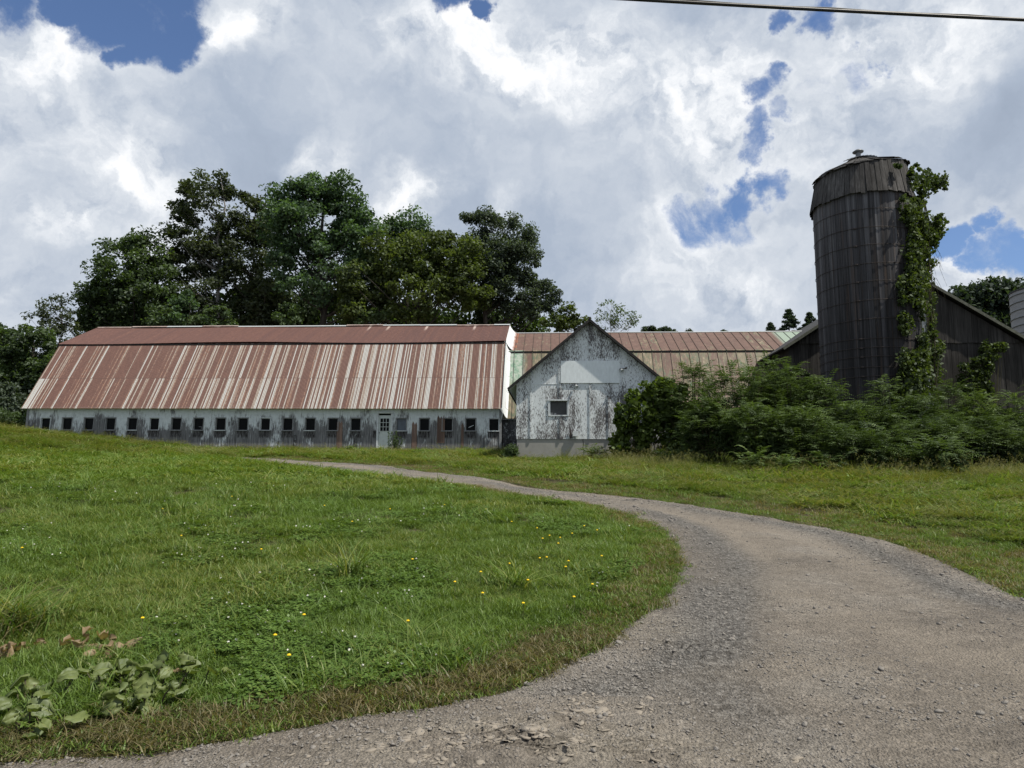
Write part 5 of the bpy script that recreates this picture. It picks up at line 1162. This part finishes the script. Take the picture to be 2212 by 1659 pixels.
def litter():
    r = np.random.default_rng(71); n = 420; x = .05 + r.normal(size=n) * .48; y = 3.52 + r.normal(size=n) * .13; n2 = 90; x = np.concatenate([x, .42 + r.normal(size=n2) * .2]); y = np.concatenate([y, 4.02 + r.normal(size=n2) * .09])
    k = vnoise(x * 4.5, y * 7, 72) > .42; x, y = x[k], y[k]; n = len(x); s = .010 + .028 * r.random(n) ** 2 + .03 * r.random(n) ** 12
    cover('dried_mud', 'curled flakes of pale dried mud on the near edge of the driveway', 'mud', np.stack([x, y, drive_z(x, y) - s * .05], -1), pick('flake', r, n), np.stack([s, s, s * r.uniform(.5, 1.1, n)], -1), 73, .16)
    n = 900; y = r.uniform(2.8, 12, n); x = r.uniform(-1, 1, n) * (.8 * y + .5); k = drive_sd(x, y) > .03; x, y = x[k], y[k]; n = len(x); s = r.uniform(.03, .13, n)
    cover('straw', 'bits of straw and twig lying on the gravel', 'straw', np.stack([x, y, drive_z(x, y) + .006], -1), pick('straw', r, n), np.stack([s, s * .5, s * .5], -1), 74, .05)
litter()

# ------------------------------------------------------------------ small things near the camera
def burdock(pxs, seed, label):
    r = np.random.default_rng(seed); pts = [gp(*p) for p in pxs]; c = np.mean(pts, 0); c[2] = float(G(c[0], c[1])); root = empty('burdock_plant', c, 0, label, 'plant')
    V = []; F = []; T = []; mb = MB()
    for p in pts:
        for k in range(5):
            h = r.uniform(.03, .15); q = p - c + np.array([r.normal() * .10, r.normal() * .08, h]); q[2] = h + float(G(p[0], p[1])) - c[2]; Ls = r.uniform(.06, .125); a = r.uniform(0, 6.28); tx = r.normal() * .5; ty = r.normal() * .4 - .3
            i0 = len(V); nu, nv = 8, 7; tn = r.random()
            for iu in range(nu):
                u = iu / (nu - 1); w_ = Ls * .47 * (math.sin(math.pi * (u * .86 + .12)) ** .75) * (1 if u > .08 else .75)
                for iv in range(nv):
                    v = iv / (nv - 1) * 2 - 1; wob = 1 + .16 * math.sin(u * 17 + v * 3 + a * 3)
                    X, Yv, Z = (u - .15 - .12 * (abs(v) ** 2) * (u < .2)) * Ls, v * w_ * wob, .10 * Ls * abs(v) + .05 * Ls * math.sin(u * 9 + a) * abs(v) - .35 * Ls * u * u + .012 * math.sin(v * 12)
                    Y2, Z2 = Yv * math.cos(tx) - Z * math.sin(tx), Yv * math.sin(tx) + Z * math.cos(tx); X2, Z3 = X * math.cos(ty) - Z2 * math.sin(ty) * 0 , Z2 + X * math.sin(-ty) * .6
                    V.append((q[0] + X2 * math.cos(a) - Y2 * math.sin(a), q[1] + X2 * math.sin(a) + Y2 * math.cos(a), q[2] + Z3)); T.append(float(np.clip(tn * .6 + .15 + .35 * math.exp(-(v * 7) ** 2) + .18 * max(0, math.cos((u - abs(v) * .35) * 24)) ** 6 + r.normal() * .03, 0, 1)))
            for iu in range(nu - 1):
                for iv in range(nv - 1): b = i0 + iu * nv + iv; F.append((b, b + nv, b + nv + 1, b + 1))
            mb.tube([(q[0] * .75, q[1] * .75, float(G(p[0], p[1])) - c[2] - .02), (q[0] * .9, q[1] * .9, q[2] * .7), q], [.006, .005, .004], 5, cap=False)
    npmesh('foliage', np.array(V), np.array(F), M['lf_burdock'], root, np.array(T), smooth=True); mb.build('stem', M['stem'], root)
burdock([(293, 1490), (335, 1530), (244, 1505), (188, 1500), (366, 1505), (300, 1520), (245, 1555), (225, 1520), (320, 1500), (270, 1540), (215, 1480)], 800, 'spreading burdock with big grey green leaves nearest the drive')
burdock([(56, 1530), (30, 1560), (80, 1560), (52, 1590), (110, 1515)], 810, 'small burdock with a few broad leaves at the picture corner')
burdock([(408, 1470), (395, 1478)], 820, 'single pale burdock sprig among the lawn grass')
def tall_clump():
    p = gp(-8, 1372); root = empty('grass_clump', p, 0, 'long arching grass clump leaning at the near left edge of the lawn', 'grass clump')
    v, f, t = blades(520, .7, .22, .54, .0055, 1.25, 830, .2, .24); npmesh('blade', v, f, M['gr_long'], root, t)
    v, f, t = blades(60, .6, .3, .6, .003, 1.4, 831, .2, .25); npmesh('dry_stalk', v + np.array([.1, -.35, 0]), f, M['gr_dry'], root, t)
tall_clump()
def deadleaf(px, py, s, seed, label, n=9):
    r = np.random.default_rng(seed); p = gp(px, py); V = []; F = []; T = []
    for k in range(n):
        c = r.normal(size=3) * np.array([.042, .042, .012]) * s + np.array([0, 0, .04 + .03 * r.random()]); a = r.uniform(0, 6.28); d = np.array([math.cos(a), math.sin(a), r.normal() * .5]); e = unit(np.cross(d, r.normal(size=3))); L_ = .06 * s * r.uniform(.6, 1.3); nn = np.cross(d, e); i = len(V)
        for u in range(4):
            for v in range(3): V.append(c + d * L_ * (u / 3 - .5) + e * L_ * .35 * (v - 1) * math.sin(.5 + u * .8) + nn * L_ * (.25 * abs(v - 1) + .2 * math.sin(u * 2.2 + k))); T.append(r.random())
        for u in range(3):
            for v in range(2): b = i + u * 3 + v; F.append((b, b + 3, b + 4, b + 1))
    o = npmesh('dead_leaf', np.array(V), np.array(F), M['dead'], None, np.array(T)); o.location = p; setp(o, label, 'dead leaf')
deadleaf(186, 1404, 1.7, 840, 'largest curled orange brown dead leaf behind the burdock', 12); deadleaf(241, 1416, 1.4, 841, 'second brown dead leaf just right of the largest one', 8); deadleaf(400, 1470, .7, 842, 'small tan dead leaf beside the pale burdock sprig', 4)
deadleaf(90, 1406, .8, 843, 'small brown dead leaf beside dry stalks near the long grass clump', 5); deadleaf(20, 1425, 1.3, 844, 'flat brown dead leaf heap at the picture corner under long grass', 12); deadleaf(1016, 1425, .7, 845, 'lone tan dead leaf on the lawn near the drive', 4)
def dandelions():
    pts = [(45, 1213), (390, 1184), (305, 1381), (592, 1422), (655, 1373), (563, 1216), (622, 1470), (890, 1240), (880, 1388), (982, 1294), (1042, 1321), (1038, 1270), (1210, 1188), (1222, 1258), (1228, 1244), (1172, 1190), (1187, 1183), (1166, 1237), (1181, 1235), (1262, 1160), (1140, 1290), (1100, 1250), (1206, 1202), (1300, 1232), (1236, 1178), (1160, 1165), (1290, 1170), (760, 1150), (700, 1112), (842, 1120), (1050, 1120), (960, 1110), (1105, 1150), (1280, 1300), (1240, 1330), (1130, 1345), (500, 1090), (350, 1120)]
    mb = MB(); mb.lathe([(.0, .007), (.006, .006), (.0095, .002), (.0105, -.002), (.004, -.005)], 12, jit=lambda k, q, t: (.003 * (q % 2) if k >= 2 else 0, 0)); me = None
    st = MB(); st.tube([(0, 0, -.14), (.006, 0, -.07), (0, 0, -.006)], .0018, 5)
    for i, (px, py) in enumerate(pts):
        p = gp(px, py); o = empty('dandelion', p + np.array([0, 0, .15]), i * 1.3, 'yellow dandelion flower dotted in the lawn', 'flower', 'dandelions in the lawn')
        if me is None: h = mb.build('flower_head', M['yellow'], o); s_ = st.build('stalk', M['stem'], o); me = (h.data, s_.data)
        else: link(me[0], 'flower_head', o); link(me[1], 'stalk', o)
dandelions()
